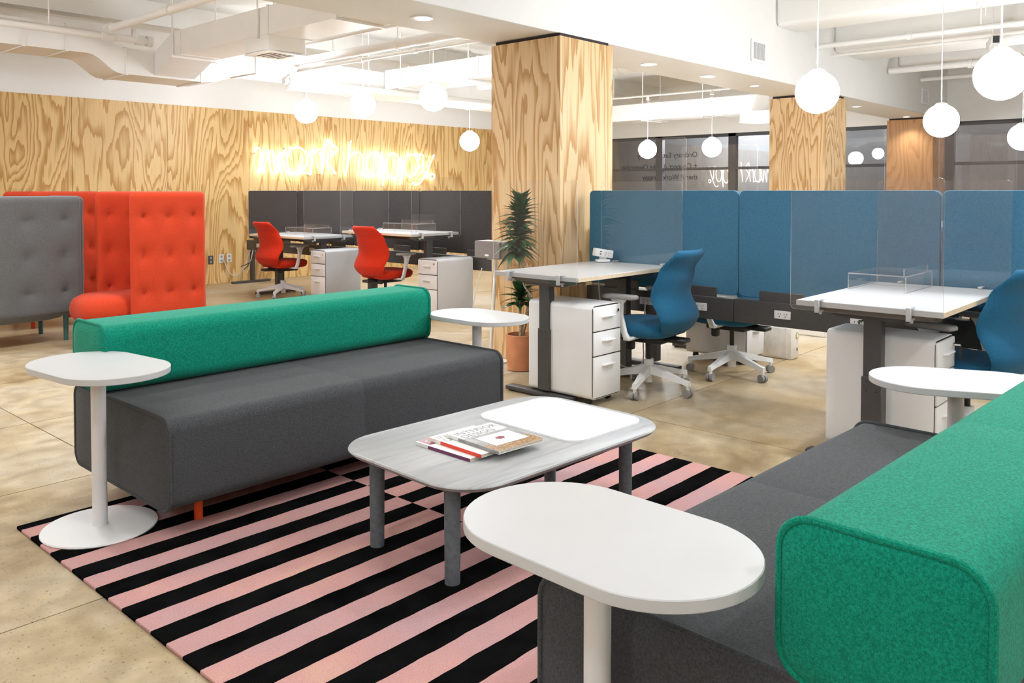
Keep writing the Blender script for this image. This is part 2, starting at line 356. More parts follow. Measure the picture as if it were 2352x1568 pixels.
# ================================================================ THE ROOM
X0, X1, Y0, Y1, ZC = -4.0, 14.9, -6.0, 11.05, 3.45
floor = struct(MB().box(((X0+X1)/2, (Y0+Y1)/2, -.066), (X1-X0+.4, Y1-Y0+.4, .108)).build('floor', 'dark_gap'), 'polished tan concrete floor of scored slabs', 'floor')
xj = [X0] + [1.65 + 2.44 * k for k in range(-2, 6)] + [X1]; xj = sorted(x for x in xj if X0 <= x <= X1)
yj = sorted([Y0, -4.5, -3.25, -2.0, -.8, .4, 1.6, 2.78, 4.04, 5.2, 6.4, 7.6, 8.8, 10.0, Y1])
slab_me = {}
for a, b in zip(xj[:-1], xj[1:]):
    for c, d in zip(yj[:-1], yj[1:]):
        key = (round(b-a, 3), round(d-c, 3))
        if key not in slab_me:
            slab_me[key] = MB().box((0, 0, -.006), (key[0]-.006, key[1]-.006, .012)).mesh('slab', 'concrete')
        o = obj('slab', slab_me[key], floor); o.location = ((a+b)/2, (c+d)/2, 0)
ceiling = struct(MB().box(((X0+X1)/2, (Y0+Y1)/2, ZC+.1), (X1-X0+.4, Y1-Y0+.4, .2)).build('ceiling', 'ceiling_paint'), 'cream painted concrete ceiling', 'ceiling')
wall_back = struct(MB().box(((X0+X1)/2, Y1+.12, ZC/2), (X1-X0+.4, .2, ZC)).build('wall_back', 'white_paint'), 'white wall above plywood cladding', 'wall')
pm = MB().box((0, 0, 1.2425), (1.213, .02, 2.485), bev=.0015, seg=1).mesh('plywood_panel', 'ply_wall')
k = -7
while 4.04 + 1.2165 * k < X1 - .3:
    o = obj('plywood_panel', pm, wall_back); o.location = (4.04 + 1.2165 * (k + .5), Y1 + .01, 0); k += 1
struct(MB().box((X0-.1, (Y0+Y1)/2, ZC/2), (.2, Y1-Y0, ZC)).build('wall_left', 'white_paint'), 'white wall', 'wall')
wl = bpy.data.objects['wall_left']
dm = MB().box((0, 0, 1.2), (.02, 1.213, 2.4)).mesh('wood_panel', 'ply_dark')
for k in range(7):
    o = obj('wood_panel', dm, wl); o.location = (X0 + .011, .5 + 1.2165 * k, 0)
struct(MB().box(((X0+X1)/2, Y0-.1, ZC/2), (X1-X0+.4, .2, ZC)).build('wall_front', 'white_paint'), 'white wall', 'wall')
wr = MB().box((X1+.1, (Y0+Y1)/2, (2.44+ZC)/2), (.2, Y1-Y0, ZC-2.44)); wr.box((X1+.1, (Y0+Y1)/2, .35), (.2, Y1-Y0, .7))
struct(wr.build('wall_right', 'white_paint'), 'white window wall with header', 'wall')
ywin = [Y0, -4.3, -2.6, -.9, .75, 2.35, 3.9, 4.65, 6.2, 7.75, 9.4, Y1]
for i, (a, b) in enumerate(zip(ywin[:-1], ywin[1:])):
    w = bpy.data.objects.new('window_%d' % (i + 1), None); C.objects.link(w); w.location = (X1, (a+b)/2, .7)
    struct(w, 'dark night window in the far wall', 'window')
    W = b - a; f = MB()
    f.box((.05, -W/2+.04, .87), (.1, .08, 1.74)); f.box((.05, W/2-.04, .87), (.1, .08, 1.74)); f.box((.05, 0, .03), (.1, W, .06)); f.box((.05, 0, 1.71), (.1, W, .06)); f.box((.05, 0, 1.06), (.08, W, .05))
    f.build('window_frame', 'frame_dark', w)
    p = MB().box((.05, 0, .55), (.008, W-.16, .96)).build('pane', 'window_glass', w); p = MB().box((.05, 0, 1.39), (.008, W-.16, .6)).build('pane', 'window_glass', w)
struct(MB().box((X1+2.2, (Y0+Y1)/2, 2.), (.2, Y1-Y0+6, 5.)).build('wall_exterior', 'night_brick'), 'grey brick building outside the windows', 'wall')
# the long dropped beam over the columns
beam = struct(MB().box(((X0+X1)/2, 4.275, (2.49+ZC)/2), (X1-X0, .69, ZC-2.49), bev=.004, seg=1).build('ceiling_beam', 'white_paint'), 'white boxed beam running over the plywood columns', 'beam')
struct(MB().box(((X0+X1)/2, 9.48, 3.32), (X1-X0, .22, .26)).build('ceiling_beam', 'ceiling_paint'), 'narrow cream ceiling beam near the plywood wall', 'beam')
for x, w, z, lab in ((8.75, .5, 3.06, 'nearest cream cross beam right of the boxed beam'), (10.55, .9, 2.98, 'wide cream cross beam in the middle of the right bay'), (12.6, .35, 3.08, 'far cream cross beam in the right bay')):
    struct(MB().box((x, (Y0+3.93)/2, (z+ZC)/2), (w, 3.93-Y0, ZC-z), bev=.05, seg=3).build('ceiling_beam', 'white_paint'), lab, 'beam')

# plywood columns: four veneer sheets round a core with a dark reveal at the top
def column(x, y, wx, wy, mat, label):
    t = thing('plywood_column', label, 'column', (x, y, 0), group='plywood clad columns')
    H = 2.462
    MB().box((0, 0, H/2), (wx-.044, wy-.044, H-.002)).build('core', 'dark_gap', t)
    for sx in (-1, 1):
        MB().box((sx*(wx/2-.011), 0, H/2), (.022, wy, H), bev=.001, seg=1).build('panel', mat, t)
        MB().box((0, sx*(wy/2-.011), H/2), (wx-.044, .022, H), bev=.001, seg=1).build('panel', mat, t)
    MB().box((0, 0, 2.476), (wx-.05, wy-.05, .028)).build('reveal', 'dark_gap', t)
    return t
column(5.15, 4.24, .66, .70, 'ply_column', 'nearest plywood clad square column behind the potted plant')
column(10.25, 4.30, .66, .70, 'ply_column', 'second plywood column rising behind the blue panels')
column(14.56, 4.30, .66, .70, 'ply_dark', 'farthest brown wood column against the window wall')

# ---------------------------------------------------------------- ducts, pipes and fittings under the ceiling
def duct_profile(pts, y0, y1):
    """pts: list of (x, zbottom, ztop) along X"""
    return [[(x, y0, b), (x, y1, b), (x, y1, t), (x, y0, t)] for x, b, t in pts]
def sm(a, b, n):
    return [tuple(a[i] + (b[i]-a[i]) * (k/n if i == 0 else (1-math.cos(math.pi*k/n))/2) for i in range(3)) for k in range(n+1)]
run = [(-3.9, 2.75, 3.02), (3.5, 2.75, 3.02)] + sm((3.5, 2.75, 3.02), (3.85, 2.57, 2.85), 7)[1:] + [(4.8, 2.57, 2.85)] + sm((4.8, 2.57, 2.85), (5.4, 2.74, 3.0), 7)[1:] + [(6.25, 2.74, 3.0), (6.26, 2.66, 2.97), (12.4, 2.62, 2.9), (13.2, 2.6, 2.88)]
duct = thing('air_duct', 'long white rectangular duct running in front of the plywood wall', 'duct')
MB().rings(duct_profile(run, 9.12, 9.70)).build('duct_run', 'duct_paint', duct)
sb = MB()
for x, b, t in ((2.9, 2.75, 3.02), (3.3, 2.75, 3.02), (3.9, 2.57, 2.85), (4.75, 2.57, 2.85), (5.45, 2.74, 3.0), (6.25, 2.66, 3.0), (7.2, 2.65, 2.96), (8.1, 2.65, 2.95), (9.6, 2.64, 2.93), (11.3, 2.62, 2.91)):
    MB().box((x, 9.41, (b+t)/2), (.025, .605, t-b+.02)).build('seam_flange', 'white_paint', duct)
def ycross(name, label, x0, x1, ya, yb, z0, z1, flanges, tail=None):
    t = thing('air_duct', label, 'duct')
    rs = [[(x0, ya, z0), (x1, ya, z0), (x1, ya, z1), (x0, ya, z1)], [(x0, yb, z0), (x1, yb, z0), (x1, yb, z1), (x0, yb, z1)]]
    if tail: rs.append([(x0, tail[0], tail[1]), (x1, tail[0], tail[1]), (x1, tail[0], tail[2]), (x0, tail[0], tail[2])])
    MB().rings(rs).build('duct_run', 'duct_paint', t)
    for y in flanges:
        MB().box(((x0+x1)/2, y, (z0+z1)/2), (x1-x0+.02, .022, z1-z0+.02)).build('seam_flange', 'white_paint', t)
        for x in (x0-.016, x1+.016): MB().tube([(x, y+.15, z0-.01), (x, y+.15, ZC)], .008, 6).build('hanger_rod', 'duct_paint', t)
        MB().box(((x0+x1)/2, y+.15, z0-.012), (x1-x0+.07, .03, .022)).build('hanger_strut', 'duct_paint', t)
    return t
ycross('a', 'white duct crossing from the beam and bending down to the long duct', 4.20, 4.66, 4.63, 8.68, 2.755, 3.01, (5.6, 6.82, 8.5), (9.115, 2.59, 2.84))
ycross('b', 'short white duct crossing between the beam and the far globes', 7.42, 7.92, 4.63, 9.1, 2.72, 2.98, (6.0, 7.3, 8.6))
ycross('c', 'far white duct crossing above the night windows', 12.70, 13.25, 4.63, 9.1, 2.59, 2.88, (5.8, 7.0, 8.2))
def diffuser(x, y, z, s, h, label):
    t = thing('air_diffuser', label, 'vent', (x, y, z - h), group='square air diffusers under the ducts')
    MB().box((0, 0, h/2+.005), (s, s, h-.01), bev=.004, seg=1).build('box', 'duct_paint', t)
    fr = MB()
    for sx in (-1, 1): fr.box((sx*(s/2-.03), 0, .0), (.06, s+.03, .014)); fr.box((0, sx*(s/2-.03), .0), (s-.12, .06, .014))
    fr.build('frame', 'white_metal', t)
    MB().box((0, 0, .002), (s-.12, s-.12, .006)).build('throat', 'black_plastic', t)
    n = 5
    for k in range(n):
        q = (s-.14)*(k-(n-1)/2)/n; MB().box((q, 0, -.006), (.012, s-.14, .012), ).build('louvre', 'white_metal', t)
diffuser(4.40, 7.02, 2.755, .40, .15, 'square white diffuser with dark louvres under the crossing duct')
diffuser(12.62, 6.05, 2.585, .5, .17, 'small square diffuser box hanging above the second column')
def pipe(name, label, pts, r, extra=(), cat='pipe'):
    t = thing(name, label, cat)
    MB().tube(pts, r, 14).build('pipe_run', 'duct_paint', t)
    for p, q, h, axis in extra:   # couplings
        m = MB(); d = Vector((1, 0, 0)) if axis == 'x' else (Vector((0, 1, 0)) if axis == 'y' else Vector((0, 0, 1)))
        m.tube([Vector(p) - d*h/2, Vector(p) + d*h/2], q, 14).build('coupling', 'white_paint', t)
    return t
def hang(t, pts, r=.007):
    for x, y, z in pts: MB().tube([(x, y, z), (x, y, ZC)], r, 6).build('hanger_rod', 'duct_paint', t)
p1 = pipe('sprinkler_pipe', 'thick white pipe crossing left of the duct bend', [(3.66, 4.63, 3.0), (3.66, 8.6, 3.0), (3.66, 8.98, 3.0)], .038, (((3.66, 7.6, 3.0), .052, .03, 'y'), ((3.66, 8.95, 3.0), .056, .1, 'y')))
hang(p1, [(3.66, 7.6, 3.03)])
p2 = pipe('sprinkler_pipe', 'long white pipe running in front of the long duct', [(-3.9, 9.02, 2.93), (4.12, 9.02, 2.93)], .036, (((3.66, 9.02, 2.93), .05, .12, 'x'), ((4.0, 9.02, 2.93), .052, .09, 'x'), ((4.1, 9.02, 2.93), .056, .06, 'x'), ((3.95, 9.02, 2.99), .035, .1, 'z')))
hang(p2, [(3.1, 9.02, 2.96), (1.5, 9.02, 2.96)])
p3 = pipe('sprinkler_pipe', 'thick white pipe crossing above the first three globes', [(5.55, 4.63, 2.81), (5.55, 8.35, 2.81), (5.55, 8.45, 2.78), (5.55, 8.52, 2.70)], .05, (((5.55, 8.33, 2.81), .066, .10, 'y'), ((5.55, 6.6, 2.81), .062, .02, 'y')))
hang(p3, [(5.55, 6.6, 2.85), (5.55, 7.7, 2.85)])
p4 = pipe('conduit_pipe', 'thin white pipe alongside the thick pipe above the globes', [(5.70, 4.63, 2.75), (5.70, 7.5, 2.75), (5.70, 8.7, 2.75), (5.70, 8.9, 2.68)], .02, (((5.70, 6.5, 2.75), .028, .06, 'y'), ((5.70, 7.4, 2.75), .032, .08, 'y')))
p5 = pipe('sprinkler_pipe', 'white pipe lying before the duct behind the first three globes', [(5.70, 8.92, 2.66), (10.9, 8.92, 2.66)], .045, (((5.8, 8.92, 2.66), .06, .08, 'x'),))
hang(p5, [(7.0, 8.92, 2.7), (8.4, 8.92, 2.7)])
p6 = pipe('conduit_pipe', 'thin strut crossing beside the wide duct', [(4.80, 4.63, 2.78), (4.80, 7.2, 2.78)], .018)
hang(p6, [(4.80, 6.3, 2.79)])
p7 = pipe('round_duct', 'fat white round duct above the second bay', [(8.9, 4.63, 2.92), (8.9, 8.7, 2.92)], .11, (((8.9, 6.2, 2.92), .12, .03, 'y'),), 'duct')
p8 = pipe('conduit_pipe', 'thin conduit carrying the two far globes', [(11.87, 4.63, 2.90), (11.87, 9.1, 2.90)], .014)
hang(p8, [(11.87, 5.9, 2.9), (11.87, 8.4, 2.9)])
for k, (ya, yb, x, z, r, lab) in enumerate(((3.9, -5, 9.55, 2.98, .03, 'white conduit left of the wide cross beam'), (3.9, -5, 9.95, 2.92, .016, 'thin conduit under the wide cross beam edge'), (3.9, -5, 12.0, 2.96, .045, 'white pipe right of the wide cross beam'), (3.9, -5, 13.4, 2.98, .03, 'farthest white conduit in the right bay'))):
    pipe('conduit_pipe', lab, [(x, ya, z), (x, yb, z)], r, (((x, 2.9, z), r*1.35, .05, 'y'), ((x, .6, z), r*1.35, .05, 'y')))
# small white boxes with dark ends hung in the right bay
def jbox(x, y, z, rz, label):
    t = thing('junction_box', label, 'fixture', (x, y, z), rz, group='white fixture boxes in the right bay')
    MB().box((0, 0, .045), (.42, .07, .08), bev=.006, seg=1).build('housing', 'white_metal', t)
    MB().box((-.212, 0, .045), (.006, .06, .07)).build('end_cap', 'black_plastic', t)
    MB().tube([(-.14, 0, .0), (-.14, 0, -.14)], .006, 6).build('toggle', 'white_metal', t); MB().tube([(.14, 0, .0), (.14, 0, -.16)], .006, 6).build('toggle', 'white_metal', t)
    MB().tube([(0, 0, .085), (0, 0, ZC - z)], .006, 6).build('rod', 'white_metal', t)
jbox(8.05, 1.85, 2.93, R(20), 'white fixture box high beside the nearest cross beam')
jbox(9.75, 2.15, 2.80, R(20), 'white fixture box with toggles left of the largest globe')
jbox(11.35, 1.75, 2.85, R(20), 'white fixture box with toggles right of the largest globe')
def grille(x, y, z, w, h, label):
    t = thing('air_grille', label, 'vent', (x, y, z), group='wall grilles on the beam')
    fr = MB()
    for s in (-1, 1): fr.box((s*(w/2), -.006, 0), (.03, .012, h+.03)); fr.box((0, -.006, s*(h/2)), (w-.03, .012, .03))
    fr.build('frame', 'white_metal', t)
    MB().box((0, .002, 0), (w, .004, h)).build('backing', 'grey_plastic', t)
    n = 9
    for k in range(n): MB().box((w*(k-(n-1)/2)/n*.94, -.005, 0), (.012, .008, h-.03)).build('slat', 'pale_metal', t)
grille(8.1, 3.925, 2.75, .30, .20, 'square louvred grille on the beam near the first right globe')
grille(13.69, 3.925, 2.75, .30, .20, 'small louvred grille far along the beam')
def downlight(x, y, z, label, w=None):
    t = thing('recessed_downlight', label, 'downlight', (x, y, z), group='recessed downlights in the beam')
    MB().lathe([(.052, .0), (.075, -.001), (.075, -.006), (.05, -.006)], n=24, cap=False).build('trim_ring', 'white_metal', t)
    MB().cyl((0, 0, -.004), .05, .003, 24).build('lens', 'lens_glow', t)
    L = bpy.data.lights.new('downlight_lamp', 'SPOT'); L.energy = w or SPOT_W; L.spot_size = R(115); L.spot_blend = .8; L.shadow_soft_size = .05; L.color = (.96, .985, 1)
    lo = bpy.data.objects.new('downlight_lamp', L); C.objects.link(lo); lo.parent = t; lo.location = (0, 0, -.02)
dl = [(-3.0, 'unseen'), (-1.4, 'u'), (.2, 'u'), (1.7, 'u')]
for i, (x, lab) in enumerate(((-2.6, 'recessed downlight in the beam far behind the green sofa end'), (-1.0, 'recessed downlight in the beam, second left of the frame'), (.7, 'recessed downlight in the beam, first left of the frame'), (2.35, 'recessed downlight in the beam at the upper left corner'), (3.81, 'recessed downlight left of the nearest plywood column'), (6.60, 'first recessed downlight right of the nearest column'), (7.69, 'second recessed downlight right of the nearest column'), (8.74, 'third recessed downlight right of the nearest column'), (11.83, 'recessed downlight just right of the second column'), (14.0, 'farthest recessed downlight at the end of the beam'))):
    downlight(x, 4.28, 2.489, lab)
# added fill lamps in spotlight housings, unseen above the frame
def fill_head(x, y, label, k=1.):
    t = thing('ceiling_fill_spot', label, 'spotlight', (x, y, 3.1), group='added ceiling fill spotlights')
    MB().cyl((0, 0, 0), .09, .2, 24, bev=.004).build('housing', 'white_metal', t)
    MB().cyl((0, 0, -.003), .075, .003, 24).build('lens', 'lens_glow', t)
    MB().tube([(0, 0, .2), (0, 0, ZC-3.1)], .012, 8).build('stem', 'white_metal', t)
    L = bpy.data.lights.new('fill_lamp', 'AREA'); L.shape = 'DISK'; L.size = .15; L.energy = FILL_W * k; L.color = (.96, .985, 1); L.spread = R(150)
    lo = bpy.data.objects.new('fill_lamp', L); C.objects.link(lo); lo.parent = t; lo.location = (0, 0, -.012)
for x, y, k, lab in ((.5, 2.6, .45, 'the rug'), (2.2, 3.2, .5, 'the green sofa'), (2.6, 1.3, .4, 'the coffee table'), (.4, .2, .25, 'the camera side'), (3.9, 1.5, 1.6, 'the first blue desk'), (2.4, -.9, 1.4, 'the room behind the near sofa'), (-.8, 1.2, 1.2, 'the open floor'),
        (6.6, 2.4, 1.2, 'the blue panels'), (6.4, .4, 2., 'the right desks'), (1.6, 6.2, 1.8, 'the aisle'), (3.4, 6.0, 2.2, 'the aisle beside the column'), (1.4, 8.4, 1.0, 'the lounge chairs'), (7.1, 5.6, 1.4, 'the middle bay'), (10.5, 6.8, 1.6, 'the far bay'), (5.0, 8.0, 1.2, 'the red desks')):
    fill_head(x, y, 'added ceiling fill spotlight over ' + lab, k)
# globe pendants
gm = MB().sphere((0, 0, 0), .15, 40, 24).mesh('globe', 'globe_glow')
def globe(x, y, z, label, top=3.3):
    t = thing('globe_pendant', label, 'pendant lamp', (x, y, z), group='white globe pendant lamps')
    obj('globe', gm, t)
    MB().lathe([(.0, .168), (.035, .166), (.05, .156), (.06, .142)][::-1], n=24).build('cap', 'white_metal', t)
    MB().tube([(0, 0, .165), (0, 0, top - z)], .005, 6).build('cord', 'white_metal', t)
    MB().cyl((0, 0, top - z - .07), .035, .07, 16, .02).build('canopy', 'white_metal', t)
for x, y, z, lab in ((6.144, 9.103, 2.326, 'globe pendant above the letter r of the neon sign'), (6.172, 7.978, 2.339, 'globe pendant in the middle of the three over the red desks'), (6.10, 6.671, 2.323, 'globe pendant nearest the plywood column of the three over the red desks'),
        (9.04, 9.07, 2.075, 'low globe pendant at the right end of the neon sign'), (11.87, 7.71, 2.008, 'globe pendant in front of the mirrored window lettering'), (11.87, 6.52, 2.002, 'globe pendant right of the mirrored window lettering'),
        (5.91, 2.414, 2.023, 'globe pendant in front of the second plywood column'), (8.331, 2.246, 1.96, 'globe pendant in front of the farthest brown column'), (5.70, 1.21, 2.014, 'largest globe pendant at the upper right'), (10.964, 2.10, 1.93, 'globe pendant cut by the right edge before the window'),
        (5.75, .02, 2.014, 'globe pendant past the right edge over the blue panels'), (-1.7, -1.6, 2.3, 'added fill globe behind the viewer, right of three'), (-1.7, 1.2, 2.3, 'added fill globe behind the viewer, middle of three'), (-1.7, 6.6, 2.3, 'added fill globe left of the viewer by the aisle'), (.2, 6.5, 2.3, 'added fill globe in the aisle just left of the frame'), (.5, 8.3, 2.3, 'added fill globe over the lounge chairs left of the frame'), (2.6, -2.2, 2.2, 'added fill globe past the near sofa, left of two'), (4.6, -2.2, 2.2, 'added fill globe past the near sofa, right of two')):  # globes behind the viewer, at left and past the sofa: added, unseen fill
    globe(x, y, z, lab, 2.9 if x > 11 and y > 5 else ZC)

# ================================================================ NEON SIGN
NEON = [
  ('w', [(6.544, 1.867), (6.555, 1.927), (6.586, 1.949), (6.618, 1.918), (6.622, 1.778), (6.627, 1.637), (6.646, 1.58), (6.678, 1.652), (6.724, 1.802), (6.773, 1.895), (6.809, 1.907), (6.833, 1.869), (6.84, 1.748), (6.855, 1.641), (6.887, 1.577), (6.928, 1.642), (6.966, 1.729), (7.004, 1.846), (7.043, 1.952)]),
  ('o', [(7.043, 1.952), (6.992, 1.874), (6.979, 1.773), (7.003, 1.673), (7.068, 1.602), (7.164, 1.568), (7.266, 1.579), (7.361, 1.651), (7.41, 1.762), (7.406, 1.873), (7.338, 1.955), (7.244, 1.977), (7.143, 1.948), (7.079, 1.863), (7.067, 1.754), (7.106, 1.646), (7.198, 1.582), (7.309, 1.591), (7.369, 1.598), (7.456, 1.578)]),
  ('r', [(7.478, 1.564), (7.501, 1.728), (7.52, 1.951), (7.546, 1.892), (7.617, 1.954), (7.684, 1.964), (7.697, 1.935), (7.639, 1.888)]),
  ('k', [(7.685, 1.578), (7.732, 1.838), (7.79, 2.126), (7.888, 2.055), (7.998, 1.974), (7.887, 1.881), (7.768, 1.794), (7.858, 1.69), (7.958, 1.578)]),
  ('h', [(8.249, 2.123), (8.191, 1.799), (8.139, 1.567), (8.167, 1.674), (8.198, 1.788), (8.269, 1.903), (8.367, 1.948), (8.452, 1.914), (8.487, 1.807), (8.479, 1.68), (8.45, 1.588), (8.506, 1.56), (8.636, 1.554), (8.753, 1.587)]),
  ('a', [(8.83, 1.842), (8.803, 1.898), (8.763, 1.937), (8.716, 1.954), (8.668, 1.946), (8.625, 1.915), (8.591, 1.865), (8.57, 1.803), (8.566, 1.734), (8.577, 1.668), (8.604, 1.612), (8.643, 1.573), (8.69, 1.555), (8.738, 1.562), (8.782, 1.592), (8.817, 1.642), (8.838, 1.705), (8.843, 1.775), (8.83, 1.842), (8.862, 1.945), (8.877, 1.952), (8.865, 1.735), (8.887, 1.595), (8.901, 1.501)]),
  ('p', [(8.877, 1.946), (8.932, 1.689), (8.893, 1.407), (8.932, 1.666), (8.979, 1.666), (8.97, 1.737), (8.979, 1.809), (9.006, 1.873), (9.046, 1.921), (9.096, 1.947), (9.149, 1.949), (9.199, 1.926), (9.24, 1.88), (9.267, 1.816), (9.276, 1.744), (9.266, 1.671), (9.239, 1.606), (9.197, 1.558), (9.147, 1.533), (9.094, 1.532), (9.044, 1.556), (9.004, 1.603), (8.979, 1.666), (8.992, 1.596), (9.067, 1.529), (9.236, 1.576)]),
  ('p2', [(9.303, 1.876), (9.33, 1.625), (9.266, 1.421), (9.314, 1.625), (9.374, 1.687), (9.365, 1.752), (9.374, 1.817), (9.401, 1.875), (9.443, 1.918), (9.493, 1.943), (9.548, 1.944), (9.599, 1.923), (9.64, 1.882), (9.668, 1.824), (9.677, 1.759), (9.667, 1.693), (9.639, 1.634), (9.597, 1.591), (9.546, 1.567), (9.492, 1.566), (9.441, 1.588), (9.4, 1.63), (9.374, 1.687)]),
  ('y', [(9.616, 1.94), (9.681, 1.95), (9.795, 1.932), (9.797, 1.706), (9.843, 1.621), (9.884, 1.646)]),
  ('y2', [(10.052, 1.954), (9.943, 1.758), (9.826, 1.571), (9.719, 1.454), (9.606, 1.425), (9.55, 1.465)]),
  ('dot', [(10.066, 1.574), (10.058, 1.595), (10.038, 1.611), (10.009, 1.616), (9.981, 1.61), (9.96, 1.594), (9.952, 1.573), (9.96, 1.552), (9.98, 1.537), (10.009, 1.531), (10.037, 1.537), (10.058, 1.553), (10.066, 1.574)]),
]

def smooth_path(p, n=6):
    q = []
    for i in range(len(p) - 1):
        a = p[max(0, i-1)]; b = p[i]; c = p[i+1]; d = p[min(len(p)-1, i+2)]
        for k in range(n):
            t = k / n
            q.append(tuple(.5 * ((2*b[j]) + (-a[j]+c[j])*t + (2*a[j]-5*b[j]+4*c[j]-d[j])*t*t + (-a[j]+3*b[j]-3*c[j]+d[j])*t**3) for j in range(2)))
    q.append(p[-1]); return q
sign = thing('neon_sign', 'white neon script sign reading work happy on the plywood wall', 'neon sign', (8.2, 11.05, 1.4))
for nm, p in NEON:
    q = smooth_path(p, 2 if nm in 'k' else 6)
    MB().tube([(x-8.2, -.07, z-1.4) for x, z in q], .011, 8).build('letter_tube', 'neon_glow', sign)
    for (x, z) in (p[0], p[-1]):
        MB().tube([(x-8.2, -.065, z-1.4), (x-8.2, .0, z-1.4)], .012, 8).build('standoff', 'chrome', sign)

# ================================================================ LOUNGE FURNITURE
def block(L, w, h, r, bulge=.014, groove=True):
    """upholstered bolster: rounded section in YZ swept along X, soft ends, seam at the middle"""
    o = rr(w, h, r, 7); st = [(0, 1.)]
    n = 12
    for k in range(n + 1):
        x = L * k / n
        if groove and k == n // 2: st += [(x-.006, 1.), (x, .9955), (x+.006, 1.)]
        elif 0 < k < n: st.append((x, 1. + .004 * math.sin(math.pi * k / n)))
    st.append((L, 1.))
    st = [(-bulge, .35), (-bulge*.92, .7), (-bulge*.55, .93)] + st + [(L+bulge*.55, .93), (L+bulge*.92, .7), (L+bulge, .35)]
    return MB().rings([[(x, y*s, z*s) for y, z in o] for x, s in st])
def piping(x, w, h, r, q=.007):
    return MB().tube([(x, y, z) for y, z in rr(w+.004, h+.004, r, 7)], q, 8, closed=True)
def sofa(loc, rz, L, label, flip=False):
    t = thing('lounge_sofa', label, 'sofa', loc, rz, group='green and grey block sofas')
    zb, zt, T, d, b = .112, .458, .744, .90, .567
    s = -1 if flip else 1
    seat = block(L, d, zt-zb, .055).build('seat', 'grey_felt', t, 50); seat.location = (0, s*d/2, (zt+zb)/2)
    for x in (.0, L): piping(x, d, zt-zb, .055).build('piping', 'grey_felt', seat)
    bw = d - b
    back = block(L, bw, T-zt-.004, .06).build('backrest', 'green_felt', t, 50); back.location = (0, s*(b+bw/2), (T+zt)/2+.002)
    for x in (.0, L): piping(x, bw, T-zt-.004, .06).build('piping', 'green_felt', back)
    for x in (.19, L-.19):
        for y in (.16, d-.14): MB().cyl((x, s*y, 0), .017, zb+.01, 16).build('leg', 'orange_leg', t)
    return t
sofa((1.415, 2.988, .013), R(-.3), 1.79, 'green backed grey sofa facing the camera on the left of the rug')
sofa((1.41, 1.19, .013), R(-2.2), 1.72, 'green backed grey sofa at lower right seen from its end', True)
rug = MB().box((1.22, -1.55, .006), (2.46, 3.1, .012), bev=.004, seg=2).build('striped_rug', 'rug_pile')
rug.location = (1.10, 3.60, .0005); tag(rug, 'black and pink striped wool rug under the coffee table', 'rug')
# coffee table
ct = thing('coffee_table', 'grey ash coffee table with rounded corners and inset white tray', 'coffee table', (2.40, 2.195, .0125), R(-2.5))
o1 = rr(1.15, .765, .185, 10)
def scl(o, q):
    return [(x - math.copysign(min(abs(x), q), x), y - math.copysign(min(abs(y), q), y)) for x, y in o]
MB().rings([[(x, y, .315) for x, y in scl(o1, .05)], [(x, y, .338) for x, y in scl(o1, .008)], [(x, y, .350) for x, y in o1], [(x, y, .356) for x, y in scl(o1, .003)]]).build('tabletop', 'grey_ash', ct, 60)
tr = MB(); o2 = rr(.455, .56, .075, 8, .30, 0)
sh = lambda o, q, cx=.30: [(cx + (x-cx)*(1-q), y*(1-q)) for x, y in o]
tr.rings([[(x, y, .352) for x, y in o2], [(x, y, .3635) for x, y in o2], [(x, y, .3635) for x, y in sh(o2, .025)], [(x, y, .359) for x, y in sh(o2, .04)]])
tr.build('inset_tray', 'white_metal', ct)
for x in (-.485, .465):
    for y in (-.22, .20): MB().cyl((x, y, 0), .026, .325, 20, .028).build('leg', 'ash_leg', ct)
# oblong pedestal tables
def side_table(x, y, z, ang, bx, by, label, L=.63, W=.39):
    t = thing('side_table', label, 'table', (bx, by, .0128), 0, group='white oblong pedestal tables')
    zz = z - t.location[2]
    o = rr(L, W, W/2, 14); a = R(ang); o = [(x-bx + p*math.cos(a) - q*math.sin(a), y-by + p*math.sin(a) + q*math.cos(a)) for p, q in o]
    MB().prism(o, zz-.024, zz, bev=.002).build('tabletop', 'white_laminate', t)
    MB().cyl((0, 0, .008), .027, zz-.034, 28).build('pole', 'pale_metal', t)
    MB().lathe([(.205, 0), (.208, .004), (.206, .009), (.03, .012)], n=48).build('base', 'white_metal', t)
    MB().cyl((0, 0, zz-.03), .06, .006, 24).build('top_plate', 'pale_metal', t)
side_table(1.296, 3.318, .655, 96, 1.305, 3.345, 'white oblong table standing at the far left sofa end')
side_table(1.319, .952, .655, -92, 1.315, .965, 'white oblong table in the foreground over the near sofa seat')
side_table(3.355, 3.295, .62, -90, 3.345, 3.300, 'white oblong table behind the right end of the left sofa')
side_table(3.31, .805, .64, -67, 3.32, .832, 'white oblong table half hidden by the near green backrest')

# magazines on the coffee table
def magazine(x, y, z, rz, label, spine, spine_head, build_cover, w=.225, h=.292, th=.011):
    """local: spine along x=0, y from 0 (head) to -h (foot), cover up"""
    t = thing('magazine', label, 'magazine', (x, y, z), rz, group='magazines fanned on the coffee table')
    MB().box((w/2, -h/2, th/2), (w-.004, h-.006, th-.002), bev=.001, seg=1).build('pages', 'page_edge', t)
    MB().box((w/2, -h/2, th), (w, h, .0012)).build('front_cover', 'paper', t)
    MB().box((w/2, -h/2, .0006), (w, h, .0012)).build('back_cover', 'paper', t)
    MB().box((-.0006, -h/2, th/2), (.0012, h, th+.001)).build('spine', spine, t)
    MB().box((-.0014, -.035, th/2), (.0006, .07, th)).build('spine_head', spine_head, t)
    build_cover(t, w, h, th)
def flat_text(t, body, size, x, y, z, mat, ang=-90):
    o = obj('title', text_mesh('title', body, size, mat, .0002), t); o.location = (x, y, z); o.rotation_euler = (0, 0, R(ang)); return o
